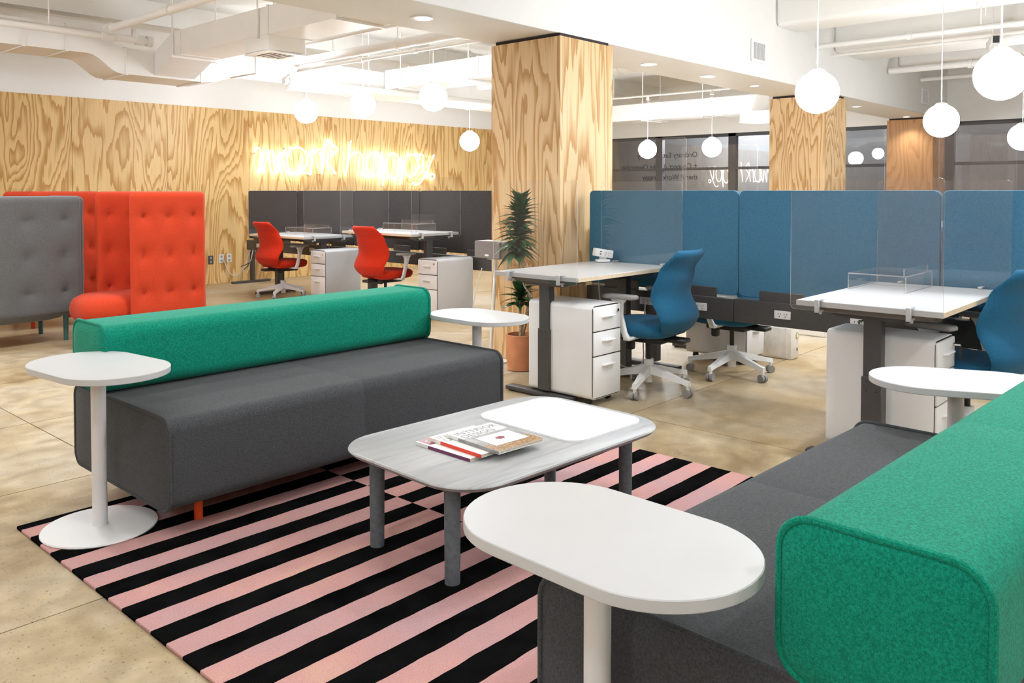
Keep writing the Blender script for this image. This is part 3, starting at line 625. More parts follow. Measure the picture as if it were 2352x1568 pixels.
def cov1(t, w, h, th):
    MB().box((w/2+.005, -.035, th+.001), (w-.01, .07, .0006)).build('print', 'maroon', t); bpy_t = obj('title', text_mesh('title', 'RECORD', .05, 'paper', .0002), t); bpy_t.location = (.02, -.055, th+.0016)
def cov2(t, w, h, th):
    a = obj('title', text_mesh('title', 'INTERIOR', .046, 'grey_print', .0002), t); a.location = (.012, -.05, th+.001)
    a = obj('title', text_mesh('title', 'DESIGN', .046, 'grey_print', .0002), t); a.location = (.012, -.092, th+.001)
    MB().prism([(.07, -.02), (.10, -.012), (.115, -.03), (.09, -.06), (.065, -.05)], th+.0006, th+.0014).build('print', 'yellow_print', t)
def cov3(t, w, h, th):
    MB().box((w/2, -h*.66, th+.0007), (w-.002, h*.66, .0006)).build('print', 'grey_print', t)
    MB().box((w/2, -h*.86, th+.0011), (w-.002, h*.27, .0006)).build('print', 'brown_print', t)
    MB().box((w/2+.005, -h*.62, th+.0016), (w*.72, h*.40, .0006)).build('print', 'paper', t)
    MB().prism([(w/2+.02*math.cos(R(k*30))*(1+.2*math.sin(k*2.3)), -h*.60+.016*math.sin(R(k*30))*(1+.25*math.cos(k*3.1))) for k in range(12)], th+.0018, th+.0024).build('print', 'maroon', t)
    a = obj('title', text_mesh('title', 'INTERIOR', .046, 'text_grey', .0002), t); a.location = (.012, -.05, th+.001)
    a = obj('title', text_mesh('title', 'DESIGN', .046, 'text_grey', .0002), t); a.location = (.012, -.092, th+.001)
zt = .3695
magazine(2.058, 2.352, zt, R(-1), 'maroon spined magazine lying lowest on the coffee table', 'plum', 'paper', cov1)
magazine(2.098, 2.325, zt+.0125, R(-3), 'red spined magazine in the middle of the pile', 'red_print', 'paper', cov2, th=.012)
magazine(2.142, 2.275, zt+.0265, R(-4.5), 'grey spined magazine on top with white square picture', 'grey_print', 'paper', cov3)

# high-winged tufted lounge chairs
def tuft_panel(w, h, th, cols, rows, r=.05, m0=.10, both=True):
    nu, nv = 44, 56; V = []; F = []
    tx = [(-.5 + (i+.5)/cols) * w for i in range(cols)]; tz = [h * (m0 + (1-2*m0) * j/(rows-1)) for j in range(rows)]
    def P(i, j, side):
        u = -1 + 2*i/nu; v = j/nv
        u = math.copysign(abs(u)**.75, u); vv = .5 + .5*math.copysign(abs(2*v-1)**.75, 2*v-1)
        z = h*vv; ez = min(z, h-z); hw = w/2
        if ez < r: hw = w/2 - r + math.sqrt(max(0, r*r - (r-ez)**2))
        x = u*hw; e = min(hw-abs(x), ez); q = min(1, max(0, e/(th*.62))); y = th/2*math.sqrt(max(0, 1-(1-q)**2))
        dp = 0
        for a in tx:
            for b in tz:
                dd = math.hypot(x-a, z-b)
                dp = max(dp, .024*math.exp(-(dd/.07)**2) + .020*math.exp(-(dd/.018)**2))
        return (x, side*max(0, y-(dp if (both or side > 0) else 0)), z)
    ids = {}
    for side in (-1, 1):
        for j in range(nv+1):
            for i in range(nu+1): ids[side, i, j] = len(V); V.append(P(i, j, side))
    for side in (-1, 1):
        for j in range(nv):
            for i in range(nu):
                q = (ids[side, i, j], ids[side, i+1, j], ids[side, i+1, j+1], ids[side, i, j+1]); F.append(q if side < 0 else q[::-1])
    bm = bmesh.new(); bv = [bm.verts.new(v) for v in V]
    for f in F:
        try: bm.faces.new([bv[k] for k in f])
        except ValueError: pass
    bmesh.ops.remove_doubles(bm, verts=bm.verts[:], dist=2e-4); bm.verts.index_update()
    m = MB().add([v.co.copy() for v in bm.verts], [[v.index for v in f.verts] for f in bm.faces]); bm.free(); return m
def lounge_chair(loc, rz, mat, legmat, label, top=1.315, wing=.66, wid=.74, sl=.98, sc=.16):
    """local: faces +Y, wings at +-X"""
    t = thing('wing_lounge_chair', label, 'lounge chair', loc, rz, group='tufted high wing lounge chairs'); z0 = .235; h = top - z0
    wp = tuft_panel(wing, h, .085, 3, 3, .05, .20).mesh('wing', mat, 60)
    for s in (-1, 1):
        o = obj('wing', wp, t); o.location = (s*(wid/2-.02), .0, z0); o.rotation_euler = (0, 0, R(90))
    o = tuft_panel(wid-.02, h, .09, 3, 3, .05, .20).build('back_panel', mat, t, 60); o.location = (0, -wing/2+.02, z0)
    MB().rings([[(x*q, y*q2 + sc, z) for x, y in rr(wid-.12, sl, .24, 8)] for z, q, q2 in ((.20, .74, .80), (.215, .88, .92), (.26, .98, .985), (.31, 1., 1.), (.36, .98, .985), (.40, .92, .94), (.43, .78, .82), (.44, .5, .55))]).build('seat_cushion', mat, t, 60)
    for x in (-wid/2+.12, wid/2-.12):
        for y in (-.24, .27): MB().cyl((x, y, 0), .019, .26, 16, .024).build('leg', legmat, t)
    return t
lounge_chair((3.36, 7.42, 0), R(90), 'red_felt', 'red_leg', 'red tufted wing chair nearest, just behind the left sofa')
lounge_chair((3.10, 9.02, 0), R(90), 'red_felt', 'red_leg', 'red tufted wing chair half hidden behind the grey one')
lounge_chair((2.45, 8.09, 0), R(4), 'lounge_grey', 'teal_leg', 'grey tufted wing chair with teal legs at the left edge', 1.275, .66, .92, .70, .0)

# ================================================================ WORKSTATIONS
def sheet(o, th, axis):
    """thin clear plate from outline o; faces material 0, cut edge material 1"""
    m = MB(); n = len(o)
    mk = (lambda a, b, t: (t, a, b)) if axis == 'x' else ((lambda a, b, t: (a, t, b)) if axis == 'y' else (lambda a, b, t: (a, b, t)))
    V = [mk(a, b, -th/2) for a, b in o] + [mk(a, b, th/2) for a, b in o]
    m.add(V, [tuple(range(n)), tuple(range(2*n-1, n-1, -1))], 0)
    m.add(V, [(k, (k+1) % n, n+(k+1) % n, n+k) for k in range(n)], 1)
    return m
def divider(x, y, zdesk, w, axis, label, h=.59, flip=1):
    """clear acrylic screen clipped to a desk edge; axis 'x' = plane of constant x"""
    z0 = zdesk - .045
    t = thing('acrylic_divider', label, 'divider', (x, y, z0), 0, group='clear acrylic desk dividers')
    o = rr(w, h+.045, .025, 5, 0, (h+.045)/2)
    sheet(o, .005, axis).build('pane', ['acrylic', 'acrylic_edge'], t)
    for s in (-.30, .30):
        m = MB(); c = s*w
        b = (lambda p, q, r_, d: m.box((p, q, r_), d, bev=.002, seg=1)) if axis == 'x' else (lambda p, q, r_, d: m.box((q, p, r_), (d[1], d[0], d[2]), bev=.002, seg=1))
        b(-flip*.012, c, .025, (.016, .022, .062)); b(flip*.020, c, .052, (.05, .022, .010)); b(flip*.020, c, .000, (.05, .022, .008))
        (m.cyl((flip*.03, c, -.018), .007, .02, 10) if axis == 'x' else m.cyl((c, flip*.03, -.018), .007, .02, 10))
        m.build('clamp', 'silver_tube', t)
    return t
def desk(cx, cy, z, rz, L, W, label, topmat='white_laminate', s_rz=1):
    t = thing('standing_desk', label, 'desk', (cx, cy, .001), rz, group='height adjustable desks')
    th = .027; z -= .001
    MB().box((0, 0, z-th/2), (L, W-.004, th), bev=.002, seg=1).build('desktop', topmat, t)
    for s in (-1, 1): MB().box((0, s*(W/2-.001), z-th/2-.0005), (L-.006, .003, th-.004)).build('shade_strip', 'desk_edge_shade', t)  # tan strips put warm shade into the colour of the long white edges
    zb = z - th
    for s in (-1, 1):
        x = s*(L/2-.12)
        leg = MB().box((x, 0, .05+(zb*.55-.03)/2), (.068, .095, zb*.55-.03), bev=.003, seg=1).build('leg', 'charcoal_metal', t)
        MB().box((x, 0, .05+zb*.38+(zb*.62-.05)/2), (.058, .082, zb*.62-.05), bev=.003, seg=1).build('upper_column', 'charcoal_metal', leg)
        MB().box((x, .05*s_rz, .022), (.075, W*.80, .028), bev=.006, seg=2).build('foot', 'charcoal_metal', leg)
        for yy in (-.32, .44): MB().cyl((x, yy*W, 0), .02, .01, 12).build('glide', 'black_plastic', leg)
        for yy in (-.022, .022):
            for zz in (.0, -.045): MB().box((x-s*0-.0345 if True else 0, yy, .05+zb*.55-.05+zz), (.002, .007, .007)).build('rivet', 'black_plastic', leg)
        br = MB(); w2 = W*.40
        br.rings([[(x-.028, y, q) for y, q in ((-w2, zb-.002), (-w2, zb-.018), (-w2*.55, zb-.052), (w2*.55, zb-.052), (w2, zb-.018), (w2, zb-.002))], [(x+.028, y, q) for y, q in ((-w2, zb-.002), (-w2, zb-.018), (-w2*.55, zb-.052), (w2*.55, zb-.052), (w2, zb-.018), (w2, zb-.002))]])
        br.build('bracket', 'charcoal_metal', t)
    MB().box((0, .0, zb-.032), (L-.30, .10, .045), bev=.003, seg=1).build('crossbar', 'charcoal_metal', t)
    MB().box((.02, -W*.36, zb-.014), (.11, .05, .026), bev=.004, seg=1).build('control_pad', 'black_plastic', t)
    return t
d1 = desk(4.515, 3.405, .796, 0, 1.10, .69, 'white standing desk beside the nearest plywood column')
d2 = desk(4.508, 1.378, .788, 0, 1.10, .665, 'white standing desk at right with clear riser on top')
d3 = desk(5.75, 3.405, 1.11, 0, 1.08, .69, 'raised desk hidden behind the left blue panel')
d4 = desk(5.75, 1.365, 1.11, 0, 1.08, .69, 'raised desk hidden behind the right blue panels')
d5 = desk(5.975, 9.005, .773, R(90), 1.20, .71, 'far desk with red chair at the left end of the dark panels')
d6 = desk(5.965, 7.08, .875, R(90), 1.18, .67, 'raised far desk with red chair nearer the column')
divider(3.955, 3.405, .796, .69, 'x', 'clear divider on the near end of the desk by the plant')
divider(5.078, 3.36, .796, .69, 'x', 'clear divider before the left blue panel', .59, -1)
divider(3.948, 1.39, .788, .69, 'x', 'clear divider on the near end of the right desk')
divider(5.078, 1.36, .788, .69, 'x', 'clear divider on the far end of the right desk', .59, -1)
divider(5.198, 3.40, 1.11, .69, 'x', 'tall clear divider standing above the left blue panel')
divider(6.302, 3.40, 1.11, .69, 'x', 'tall clear divider farther behind the left blue panel', .59, -1)
divider(5.198, 1.365, 1.11, .69, 'x', 'tall clear divider standing above the right blue panels')
divider(6.302, 1.365, 1.11, .69, 'x', 'tall clear divider farther behind the right blue panels', .59, -1)
divider(5.975, 8.392, .773, .71, 'y', 'clear divider at the near end of the left red chair desk')
divider(5.975, 9.618, .773, .71, 'y', 'clear divider at the far end of the left red chair desk', .59, -1)
divider(5.965, 6.478, .875, .69, 'y', 'clear divider at the near end of the raised red chair desk')
divider(5.965, 7.682, .875, .69, 'y', 'clear divider at the far end of the raised red chair desk', .59, -1)

def screen(x, y0, y1, z0, mat, label, grp):
    w = abs(y1-y0)-.008
    t = thing('privacy_panel', label, 'panel', (x, (y0+y1)/2, z0), 0, group=grp)
    o = rr(w, 1.322-z0, .035, 6, 0, (1.322-z0)/2)
    MB().rings([[(-.016, a*.995, .003+b*.993) for a, b in o], [(-.012, a, b) for a, b in o], [(.012, a, b) for a, b in o], [(.016, a*.995, .003+b*.993) for a, b in o]]).build('cushion', mat, t)
    for s in (-1, 1): MB().box((-.022, s*(w/2-.30), .012), (.01, .30, .07), bev=.003, seg=1).build('bracket', 'charcoal_metal', t)
by = [3.84, 2.605, 1.37, .135, -1.10]
names = ('blue felt panel next to the plywood column', 'blue felt panel in the middle behind the chair', 'blue felt panel right of the middle', 'blue felt panel past the right edge')
for a, b, n in zip(by[:-1], by[1:], names): screen(5.125, a, b, .622, 'blue_felt', n, 'blue felt privacy panels')
ry = [10.93, 9.69, 8.455, 7.22, 5.985]
names = ('charcoal felt panel at the left end by the plywood wall', 'charcoal felt panel behind the left red chair', 'charcoal felt panel behind the raised desk', 'charcoal felt panel ending behind the column')
for a, b, n in zip(ry[:-1], ry[1:], names): screen(6.40, a, b, .637, 'charcoal_felt', n, 'charcoal felt privacy panels')
def outlet(parent, x, y, z, axis='x', n=2, mat='pale_metal'):
    m = MB().box((0, 0, 0), (.006, .072*n*.62+.02, .052), bev=.002, seg=1)
    o = m.build('outlet', mat, parent); o.location = (x, y, z)
    for k in range(n):
        q = (k-(n-1)/2)*.04
        for dz in (-.008, .008): s = MB().box((-.0035, q+dz, .006), (.001, .003, .010)).build('slot', 'black_plastic', o)
        MB().box((-.0035, q, -.011), (.001, .006, .006)).build('slot', 'black_plastic', o)
    if axis == 'y': o.rotation_euler = (0, 0, R(90))
    return o
def power_rail(x, y0, y1, z0, z1, segs, outs, label):
    t = thing('power_rail', label, 'cable tray', (0, 0, 0), 0, group='charcoal power rails')
    for a, b in zip(segs[:-1], segs[1:]): MB().box((x, (a+b)/2, (z0+z1)/2), (.10, abs(a-b)-.004, z1-z0), bev=.003, seg=1).build('rail_section', 'charcoal_metal', t)
    for y in outs: outlet(t, x-.053, y, z0+(z1-z0)*.52)
    for y in (segs[0]-.04, segs[-1]+.04):
        lg = MB().box((x+.02, y, z0/2+.015), (.05, .07, z0-.03), bev=.003, seg=1).build('leg', 'charcoal_metal', t)
        MB().box((x+.0, y, .016), (.60, .07, .028), bev=.004, seg=1).build('foot', 'charcoal_metal', lg)
power_rail(5.125, 3.84, -1.1, .452, .604, [3.84, 2.62, 1.38, .14, -1.1], (2.87, 2.28, 1.80, .9, 3.3), 'charcoal power rail under the blue panels')
power_rail(6.40, 10.93, 5.985, .472, .612, [10.93, 9.7, 8.46, 7.22, 5.985], (10.6, 9.3, 7.9, 6.45), 'charcoal power rail under the dark panels')

# ---------------------------------------------------------------- filing cabinets on castors (drawers face local -Y)
def cabinet(x, y, rz, label, front, shell, w=.295, d=.505, z0=.045, h=.575, key=False):
    t = thing('filing_cabinet', label, 'cabinet', (x, y, .001), rz, group='three drawer filing cabinets')
    o = rr(w, h, .03, 5, 0, z0+h/2)
    MB().rings([[(a, -d/2, b) for a, b in o], [(a, d/2, b) for a, b in o]]).build('body', shell, t)
    zs = ((z0+.010, z0+h*.455), (z0+h*.463, z0+h*.715), (z0+h*.723, z0+h-.010))
    MB().rings([[(a*.975, -d/2-.002, z0+h/2+(b-z0-h/2)*.985) for a, b in o], [(a*.975, -d/2+.001, z0+h/2+(b-z0-h/2)*.985) for a, b in o]]).build('gasket', 'dark_gap', t)
    for i, (a, b) in enumerate(zs):
        dr = MB().box((0, -d/2-.006, (a+b)/2), (w-.016, .014, b-a-.003), bev=.004, seg=2).build('drawer', front, t)
        zz = b - .055 if i < 2 else b - .062
        MB().tube([(-.052, -d/2-.013, zz-.004), (-.050, -d/2-.034, zz), (.050, -d/2-.034, zz), (.052, -d/2-.013, zz-.004)], .0055, 8).build('handle', front, dr)
        MB().box((0, -d/2-.0245, zz-.001), (.098, .022, .003)).build('grip', front, dr)
    lock = MB().tube([(w*.36, -d/2-.012, z0+h-.048), (w*.36, -d/2-.018, z0+h-.048)], .010, 16).build('lock', 'chrome', t)
    if key:
        MB().box((w*.36, -d/2-.032, z0+h-.048), (.003, .03, .008)).build('key', 'chrome', lock); MB().box((w*.36+.004, -d/2-.046, z0+h-.082), (.012, .008, .062)).build('key_fob', 'black_plastic', lock)
    for sx in (-1, 1):
        for sy in (-1, 1):
            MB().tube([(sx*(w/2-.045)-.012, sy*(d/2-.06), .021), (sx*(w/2-.045)+.012, sy*(d/2-.06), .021)], .021, 14).build('castor', 'black_plastic', t)
            MB().box((sx*(w/2-.045), sy*(d/2-.06), .040), (.03, .03, .012)).build('castor_plate', 'black_plastic', t)
    return t
cabinet(4.218, 3.29, 0, 'white three drawer cabinet under the desk by the plant', 'white_metal', 'white_metal', h=.58, z0=.04)
cabinet(4.335, 1.395, 0, 'white three drawer cabinet with keys under the right desk', 'white_metal', 'white_metal', key=True)
cabinet(5.97, 3.16, 0, 'pale cabinet on castors behind the power rail', 'pale_metal', 'pale_metal')
cabinet(6.02, 8.32, R(-90), 'grey and white cabinet beside the left red chair', 'pale_metal', 'grey_shell')
cabinet(6.02, 6.395, R(-90), 'grey and white cabinet right of the nearer red chair', 'pale_metal', 'grey_shell')

# ---------------------------------------------------------------- task chairs (local: faces +Y)
def catmull(tab, t):
    for (a, va), (b, vb) in zip(tab[:-1], tab[1:]):
        if t <= b:
            q = (t-a)/(b-a); q = q*q*(3-2*q); return va + (vb-va)*q
    return tab[-1][1]
def chair_back():
    nu, nv = 18, 26; m = MB(); ids = {}
    yt = [(0, -.20), (.06, -.255), (.2, -.285), (.48, -.228), (.75, -.258), (1, -.335)]
    wt = [(0, .12), (.04, .178), (.11, .228), (.2, .252), (.35, .260), (.52, .254), (.8, .228), (.93, .208), (.98, .19), (1, .165)]
    V = []
    for side in (0, 1):
        for j in range(nv+1):
            t = j/nv; z = .395 + .55*t; hw = catmull(wt, t); y = catmull(yt, t)
            for i in range(nu+1):
                u = -1+2*i/nu; wrap = .075*abs(u)**2.2*(.55+.45*math.sin(math.pi*min(1, t*1.05)))
                e = max(abs(u)**6, abs(2*t-1)**14); th = .040*(1-e)**.5 + .004
                ids[side, i, j] = len(V); V.append((u*hw, y + wrap + (th/2 if side else -th/2), z))
    F = []
    for side in (0, 1):
        for j in range(nv):
            for i in range(nu):
                q = (ids[side, i, j], ids[side, i+1, j], ids[side, i+1, j+1], ids[side, i, j+1]); F.append(q if not side else q[::-1])
    for j in range(nv):
        for i in (0, nu): F.append((ids[0, i, j], ids[0, i, j+1], ids[1, i, j+1], ids[1, i, j]))
    for i in range(nu):
        for j in (0, nv): F.append((ids[0, i, j], ids[0, i+1, j], ids[1, i+1, j], ids[1, i, j]))
    return m.add(V, F)
BACK = chair_back()
def seat_mb():
    o = rr(.48, .47, .13, 8)
    return MB().rings([[(x*q, y*q+.02, z) for x, y in o] for z, q in ((.375, .80), (.385, .93), (.41, .99), (.435, 1.), (.455, .97), (.467, .88), (.472, .6))])
def chair_meshes(fab, shell):
    M = {}
    M['backrest'] = BACK.mesh('backrest', fab, 70); M['seat'] = seat_mb().mesh('seat', fab, 60)
    mm = MB().box((0, .0, .352), (.22, .30, .045), bev=.012, seg=2); mm.box((0, -.20, .355), (.10, .16, .03), bev=.008, seg=1); M['mechanism'] = mm.mesh('mechanism', 'black_plastic')
    M['lever'] = MB().box((-.15, .05, .33), (.05, .05, .085), bev=.012, seg=2).mesh('lever', 'black_plastic')
    M['gas_lift'] = MB().cyl((0, 0, .17), .016, .18, 18).mesh('gas_lift', 'black_plastic')
    M['hub'] = MB().cyl((0, 0, .055), .028, .155, 22, .033).mesh('hub', shell)
    M['arm_post'] = MB().rings([[(x, y + dy, z) for x, y in rr(sx, sy, .012, 3)] for z, dy, sx, sy in ((.385, .0, .03, .05), (.42, .02, .028, .045), (.53, .05, .028, .045), (.60, .06, .03, .07), (.632, .06, .034, .12))]).mesh('arm_post', shell, 60)
    M['arm_bracket'] = MB().box((-.06, 0, .377), (.14, .05, .02), bev=.006, seg=1).mesh('arm_bracket', shell)
    M['arm_pad'] = MB().rings([[(x*q, y*q+.05, z) for x, y in rr(.085, .25, .035, 6)] for z, q in ((.632, .9), (.638, 1.), (.652, 1.), (.658, .92))]).mesh('arm_pad', 'grey_plastic', 60)
    M['base_arm'] = MB().rings([[(x, -w/2, z-h/2), (x, w/2, z-h/2), (x, w/2*.7, z+h/2), (x, -w/2*.7, z+h/2)] for x, z, w, h in ((.015, .145, .055, .06), (.10, .130, .05, .045), (.27, .096, .036, .028), (.315, .086, .032, .032))]).mesh('base_arm', shell)
    M['castor_stem'] = MB().cyl((.30, 0, .04), .012, .045, 12).mesh('castor_stem', shell)
    w = MB(); w.tube([(.30, -.024, .027), (.30, -.005, .027)], .027, 18); w.tube([(.30, .005, .027), (.30, .024, .027)], .027, 18); w.tube([(.30, -.006, .027), (.30, .006, .027)], .014, 10); M['castor'] = w.mesh('castor', 'grey_plastic')
    return M
def task_chair(x, y, rz, M, label, base_rot=0., arms=True, tagmat=None):
    t = thing('task_chair', label, 'office chair', (x, y, .0005), rz, group='task chairs on castors')
    b = obj('backrest', M['backrest'], t); s = obj('seat', M['seat'], t); me = obj('mechanism', M['mechanism'], t); obj('lever', M['lever'], me)
    obj('gas_lift', M['gas_lift'], t); hub = obj('hub', M['hub'], t)
    if tagmat: MB().box((.237, -.205, .56), (.008, .02, .03), bev=.002, seg=1).build('label_tag', tagmat, b)
    for k in range(5):
        a = obj('base_arm', M['base_arm'], t); a.rotation_euler = (0, 0, R(base_rot + 72*k)); obj('castor_stem', M['castor_stem'], a)
        c = obj('castor', M['castor'], a); c.location = (0, 0, 0)
    if arms:
        for sx in (-1, 1):
            p = obj('armrest', M['arm_post'], t); p.location = (sx*.285, 0, 0)
            q = obj('arm_pad', M['arm_pad'], p); br = obj('arm_bracket', M['arm_bracket'], p); br.scale = (sx, 1, 1)
    return t
BLUE = chair_meshes('blue_mesh', 'white_metal'); RED = chair_meshes('red_mesh', 'pale_metal')
task_chair(4.69, 3.03, R(4), BLUE, 'blue task chair tucked at the desk by the plant', -24)
task_chair(4.76, 1.14, R(-11), BLUE, 'blue task chair cut by the right edge of the picture', 10)
task_chair(5.50, 2.85, R(0), BLUE, 'task chair behind the power rail showing only its base', 35)
task_chair(5.76, 9.06, R(-90), RED, 'red task chair at the left far desk', 20, True, 'orange_leg')
task_chair(5.80, 7.12, R(-90), RED, 'red task chair at the raised desk nearer the column', 50, True, 'orange_leg')

# ---------------------------------------------------------------- things on and under the desks
def riser(x, y, z, rz, L, W, label, h=.092):
    t = thing('acrylic_riser', label, 'monitor stand', (x, y, z), rz, group='clear acrylic monitor risers')
    sheet(rr(L, W, .012, 3), .006, 'z').build('shelf', ['acrylic', 'acrylic_edge'], t).location = (0, 0, h-.003)
    for s in (-1, 1):
        o = sheet([(-L/2+.004, 0), (L/2-.004, 0), (L/2-.004, h-.007), (-L/2+.004, h-.007)], .006, 'y').build('side', ['acrylic', 'acrylic_edge'], t); o.location = (0, s*(W/2-.003), 0)
    o = sheet([(-W/2+.01, 0), (W/2-.01, 0), (W/2-.01, h-.007), (-W/2+.01, h-.007)], .005, 'x').build('brace', ['acrylic', 'acrylic_edge'], t); o.location = (.10, 0, 0)
    o = sheet([(-L/2+.03, 0), (L/2-.03, 0), (L/2-.03, .03), (-L/2+.03, .03)], .006, 'y').build('lip', ['acrylic', 'acrylic_edge'], t); o.location = (0, -W/2+.02, h)
riser(4.79, 1.535, .7885, 0, .46, .30, 'clear riser standing on the right white desk', .09)
riser(6.06, 8.95, .7735, R(90), .60, .28, 'clear riser on the left red chair desk', .09)
riser(6.08, 7.05, .8755, R(90), .58, .28, 'clear riser on the raised red chair desk', .09)
pu = thing('power_hub', 'white desktop power hub on a short foot', 'power outlet', (4.985, 3.62, .7965), R(58))
MB().box((0, 0, .012), (.06, .10, .022), bev=.008, seg=2).build('foot', 'white_metal', pu); MB().box((0, 0, .03), (.03, .05, .03), bev=.004, seg=1).build('stem', 'white_metal', pu)
bx = MB().box((0, 0, 0), (.075, .135, .058), bev=.006, seg=2).build('housing', 'white_metal', pu); bx.location = (0, 0, .067); bx.rotation_euler = (R(9), 0, 0)
for q in (-.035, -.008):
    for dz in (-.006, .006): MB().box((-.0378, q+dz, .005), (.001, .003, .009)).build('slot', 'black_plastic', bx)
    MB().box((-.0378, q, -.011), (.001, .005, .005)).build('slot', 'black_plastic', bx)
for dz in (-.009, .009): MB().box((-.0378, .032, dz), (.001, .012, .008)).build('usb_port', 'black_plastic', bx)
wb = thing('wrapped_box', 'carton wrapped in clear plastic behind the power rail', 'box', (6.33, 2.92, .001))
bmx = MB().box((0, 0, .125), (.14, .36, .25), bev=.008, seg=2); bmx.build('carton', 'carton', wb)
MB().box((.0, .015, .127), (.150, .34, .262), bev=.02, seg=3).build('wrapping', 'plastic_wrap', wb)
e = MB().tube([(.035, -.181, .18), (.035, -.183, .18)], .026, 20).build('emblem', 'green_print', wb); MB().tube([(.035, -.1825, .18), (.035, -.1845, .18)], .018, 18).build('emblem_centre', 'carton', e)
MB().box((.035, -.1815, .07), (.014, .002, .022)).build('grip_hole', 'black_plastic', wb)
tag(MB().box((7.55, 3.25, .075), (.25, .62, .148), bev=.006, seg=1).build('storage_box', 'carton'), 'low pale box on the floor far behind the rail', 'box')
def cable(label, pts, r=.004, mat='cable'):
    q = []
    for i in range(len(pts)-1):
        a, b, c, d = (Vector(pts[max(0, i-1)]), Vector(pts[i]), Vector(pts[i+1]), Vector(pts[min(len(pts)-1, i+2)]))
        for k in range(6):
            t = k/6; q.append(.5*((2*b)+(-a+c)*t+(2*a-5*b+4*c-d)*t*t+(-a+3*b-3*c+d)*t**3))
    q.append(Vector(pts[-1])); o = MB().tube(q, r, 8).build('power_cable', mat); return tag(o, label, 'cable')
cable('black cable from the rail outlet over the white cabinet', [(5.065, 1.80, .53), (4.9, 1.74, .57), (4.72, 1.66, .60), (4.6, 1.56, .66), (4.55, 1.50, .745)], .006, 'black_plastic')
cable('grey looped cable hanging from the desk by the plant', [(5.06, 3.30, .53), (4.96, 3.25, .30), (4.86, 3.2, .12), (4.72, 3.30, .14), (4.66, 3.38, .4), (4.66, 3.42, .72)], .005)
cable('pale cable leaning on the white cabinet by the plant', [(4.10, 3.62, .76), (4.09, 3.60, .70), (4.12, 3.56, .635)], .006)
cable('grey cable loop on the plywood wall by the outlets', [(6.05, 11.035, .34), (6.10, 10.98, .16), (6.2, 10.95, .10), (6.28, 10.9, .22), (6.33, 10.8, .47)], .008)
for k, (a, b_) in enumerate(((.0, 'first'), (.05, 'second'), (.10, 'third'))):
    cable('%s dark cord dangling from the left end of the dark rail' % b_, [(6.33, 10.72-a, .48), (6.28-a*.4, 10.70-a, .33), (6.2-a, 10.66, .16+a)], .006, 'black_plastic' if k else 'cable')
cable('thin cable below the left red chair desk', [(6.2, 8.7, .72), (6.1, 8.6, .5), (6.0, 8.62, .12), (5.95, 8.75, .05), (6.15, 8.95, .06)], .006)
cable('pale cable trailing down beside the column', [(6.34, 6.18, .5), (6.2, 6.12, .3), (6.1, 6.10, .05), (6.0, 6.08, .012)], .006)
for x, z, m_, lab in ((6.02, .355, 'pale_metal', 'white wall outlet, left of the pair on the plywood'), (6.14, .355, 'pale_metal', 'white wall outlet, right of the pair on the plywood'), (5.86, .345, 'charcoal_metal', 'dark wall outlet on the plywood left of the white pair')):
    t = thing('wall_outlet', lab, 'outlet', (x, 11.049, z)); MB().box((0, -.004, 0), (.075, .008, .12), bev=.003, seg=1).build('plate', m_, t)
    for q in (-.028, .028): MB().box((0, -.0085, q), (.03, .002, .034), bev=.0005, seg=1).build('socket', 'grey_plastic', t)

# ---------------------------------------------------------------- speaker on its stand, plant
sp = thing('speaker_stand', 'slim white floor stand in front of the column', 'stand', (4.635, 4.43, .001))
MB().prism(rr(.24, .24, .03, 5), 0, .010, bev=.002).build('base', 'white_metal', sp)
MB().tube([(-.02, -.02, .008), (.0, -.06, .80)], .013, 12).build('pole', 'white_metal', sp)
MB().box((.0, -.06, .80), (.08, .10, .008)).build('top_plate', 'white_metal', sp)
s2 = thing('speaker', 'grey mesh fronted speaker on the slim stand', 'speaker', (4.635, 4.40, .806))
MB().rings([[(-.062+x_, a*k_, b) for a, b in [(p*k2, .066+(q-.066)*k2) for p, q in rr(.268, .132, .018, 4, 0, .066)]] for x_, k_, k2 in ((.012, 1, .97), (.02, 1, 1.), (.13, 1, 1.), (.14, 1, .95))]).build('cabinet', 'speaker_shell', s2)
MB().rings([[(-.068+x_, a*1., .066+(b-.066)*1.) for a, b in [(p*k2, .066+(q-.066)*k2) for p, q in rr(.268, .132, .018, 4, 0, .066)]] for x_, k2 in ((.0, .95), (.006, 1.), (.018, 1.))]).build('grille', 'speaker_mesh', s2)
lg = MB().rings([[(-.0695+x_, a, b) for a, b in rr(.04, .014, .006, 4, 0, .024)] for x_ in (0, .003)]).build('badge', 'white_metal', s2)
pl = thing('potted_plant', 'dracaena plant in a terracotta pot by the column', 'plant', (4.60, 4.085, .001))
MB().lathe([(.085, 0), (.098, .004), (.108, .10), (.112, .24), (.112, .262), (.098, .262), (.096, .22), (.02, .215)], n=36, cap=False).build('pot', 'terracotta', pl)
MB().lathe([(.097, .222), (.09, .236), (.05, .242), (.002, .245)], n=24, cap=False).build('soil', 'soil', pl)
trunk = [(0, 0, .22), (.0, .0, .34), (.0, .0, .46)]
MB().tube([(0, 0, .22), (.002, 0, .32), (-.004, .004, .40), (.0, 0, .50)], .012, 10, radii=[.016, .013, .012, .010]).build('stem', 'bark', pl)
MB().tube([(.01, .0, .22), (.035, -.045, .45), (.04, -.05, .62), (.015, -.015, .78), (-.015, .02, .92), (.0, .005, 1.10), (.0, 0, 1.24)], .012, 10, radii=[.014, .014, .015, .017, .017, .012, .006]).build('stem', 'bark', pl)
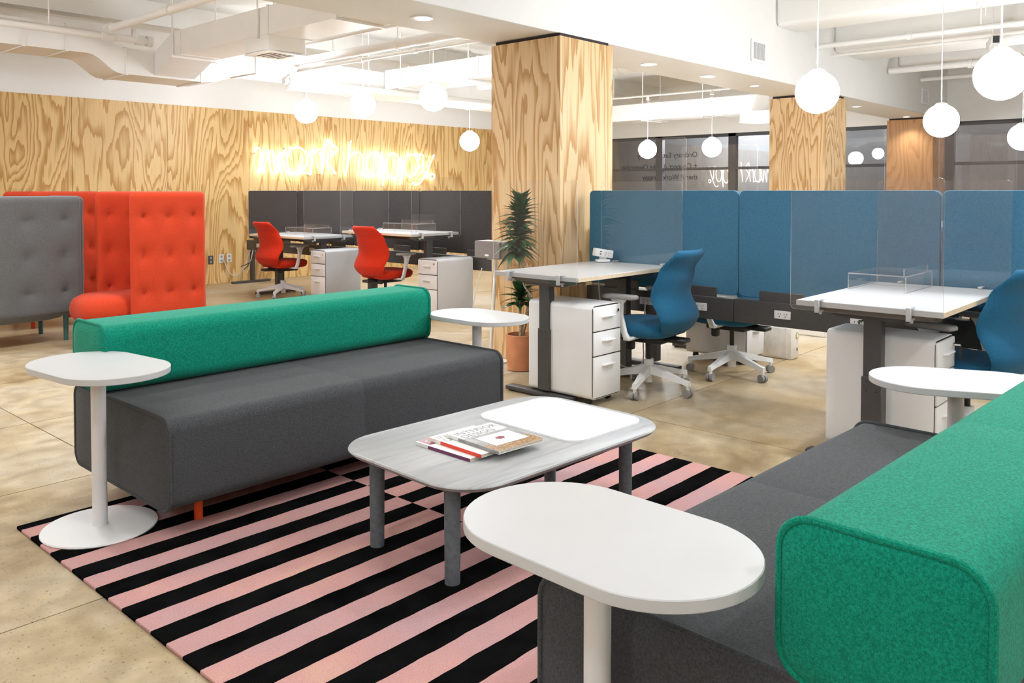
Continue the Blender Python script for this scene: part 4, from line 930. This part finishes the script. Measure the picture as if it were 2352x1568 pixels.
def leaf_mesh(L, w, droop):
    m = MB(); n = 6; V = []
    for k in range(n+1):
        t = k/n; ww = w*(math.sin(math.pi*min(1, .12+.88*t)**.8))*(1-t**5)+.001; y = L*t; z = -droop*t*t*L
        V += [(-ww/2, y, z+.18*ww), (0, y, z-.0), (ww/2, y, z+.18*ww)]
    F = []
    for k in range(n):
        a = 3*k; F += [(a, a+1, a+4, a+3), (a+1, a+2, a+5, a+4)]
    V2 = [(x, y, z-.0012) for x, y, z in V]; o = len(V); F += [tuple(q+o for q in f[::-1]) for f in F]
    return m.add(V+V2, F).mesh('leaf', 'leaf', 80)
LEAF = [leaf_mesh(.125, .060, .45), leaf_mesh(.11, .056, .1), leaf_mesh(.15, .055, .7)]
def leaves(n, z0, z1, path, tilt0, tilt1, sc0, sc1, seed):
    q = random.Random(seed)
    for k in range(n):
        t = (k+.5)/n; z = z0+(z1-z0)*t; px, py = path(t)
        o = obj('leaf', LEAF[q.choice((0, 0, 1, 2)) if t < .8 else q.choice((1, 1, 0))], pl); o.location = (px, py, z)
        o.rotation_euler = (R(tilt0+(tilt1-tilt0)*t+q.uniform(-10, 10)), R(q.uniform(-12, 12)), R(137.5*k+q.uniform(-15, 15)))
        s_ = sc0+(sc1-sc0)*t; s_ *= q.uniform(.85, 1.1); o.scale = (s_, s_, s_)
leaves(150, .84, 1.24, lambda t: (-.015+.015*t, .02-.02*t), -4, 62, 1.12, 1.15, 3)
leaves(26, .46, .60, lambda t: (0, 0), 8, 70, 1.25, 1.1, 5)
# lettering on the far window, read from outside
wt = thing('window_lettering', 'dark lettering on the far window seen mirrored from inside', 'lettering', (14.93, 8.52, 1.5))
for z, s_ in ((.50, 'Ordinary Extraordinary'), (.27, '+ Connect // Take Ownership'), (.05, 'ther // Work Scrappy')):
    o = obj('text_line', text_mesh('text_line', s_, .15, 'text_dark', .001), wt); o.location = (0, 0, z); o.rotation_euler = (R(90), 0, R(90))
# added outdoor lamps that brighten the wall behind the window glass
for y in (8.3, 2.0, 5.2):
    t = thing('outside_fill_lamp', 'added fill lamp outside the windows, by the %s' % {8.3: 'window lettering', 2.0: 'right windows', 5.2: 'middle windows'}[y], 'lamp', (X1+2.05, y, 3.2))
    MB().box((0, 0, 0), (.12, .2, .1), bev=.01, seg=1).build('housing', 'frame_dark', t)
    L = bpy.data.lights.new('outside_fill_lamp', 'POINT'); L.energy = {8.3: 420, 2.0: 90, 5.2: 70}[y]; L.shadow_soft_size = .1; lo = bpy.data.objects.new('outside_fill_light', L); C.objects.link(lo); lo.parent = t; lo.location = (-1.1, 0, -.5)
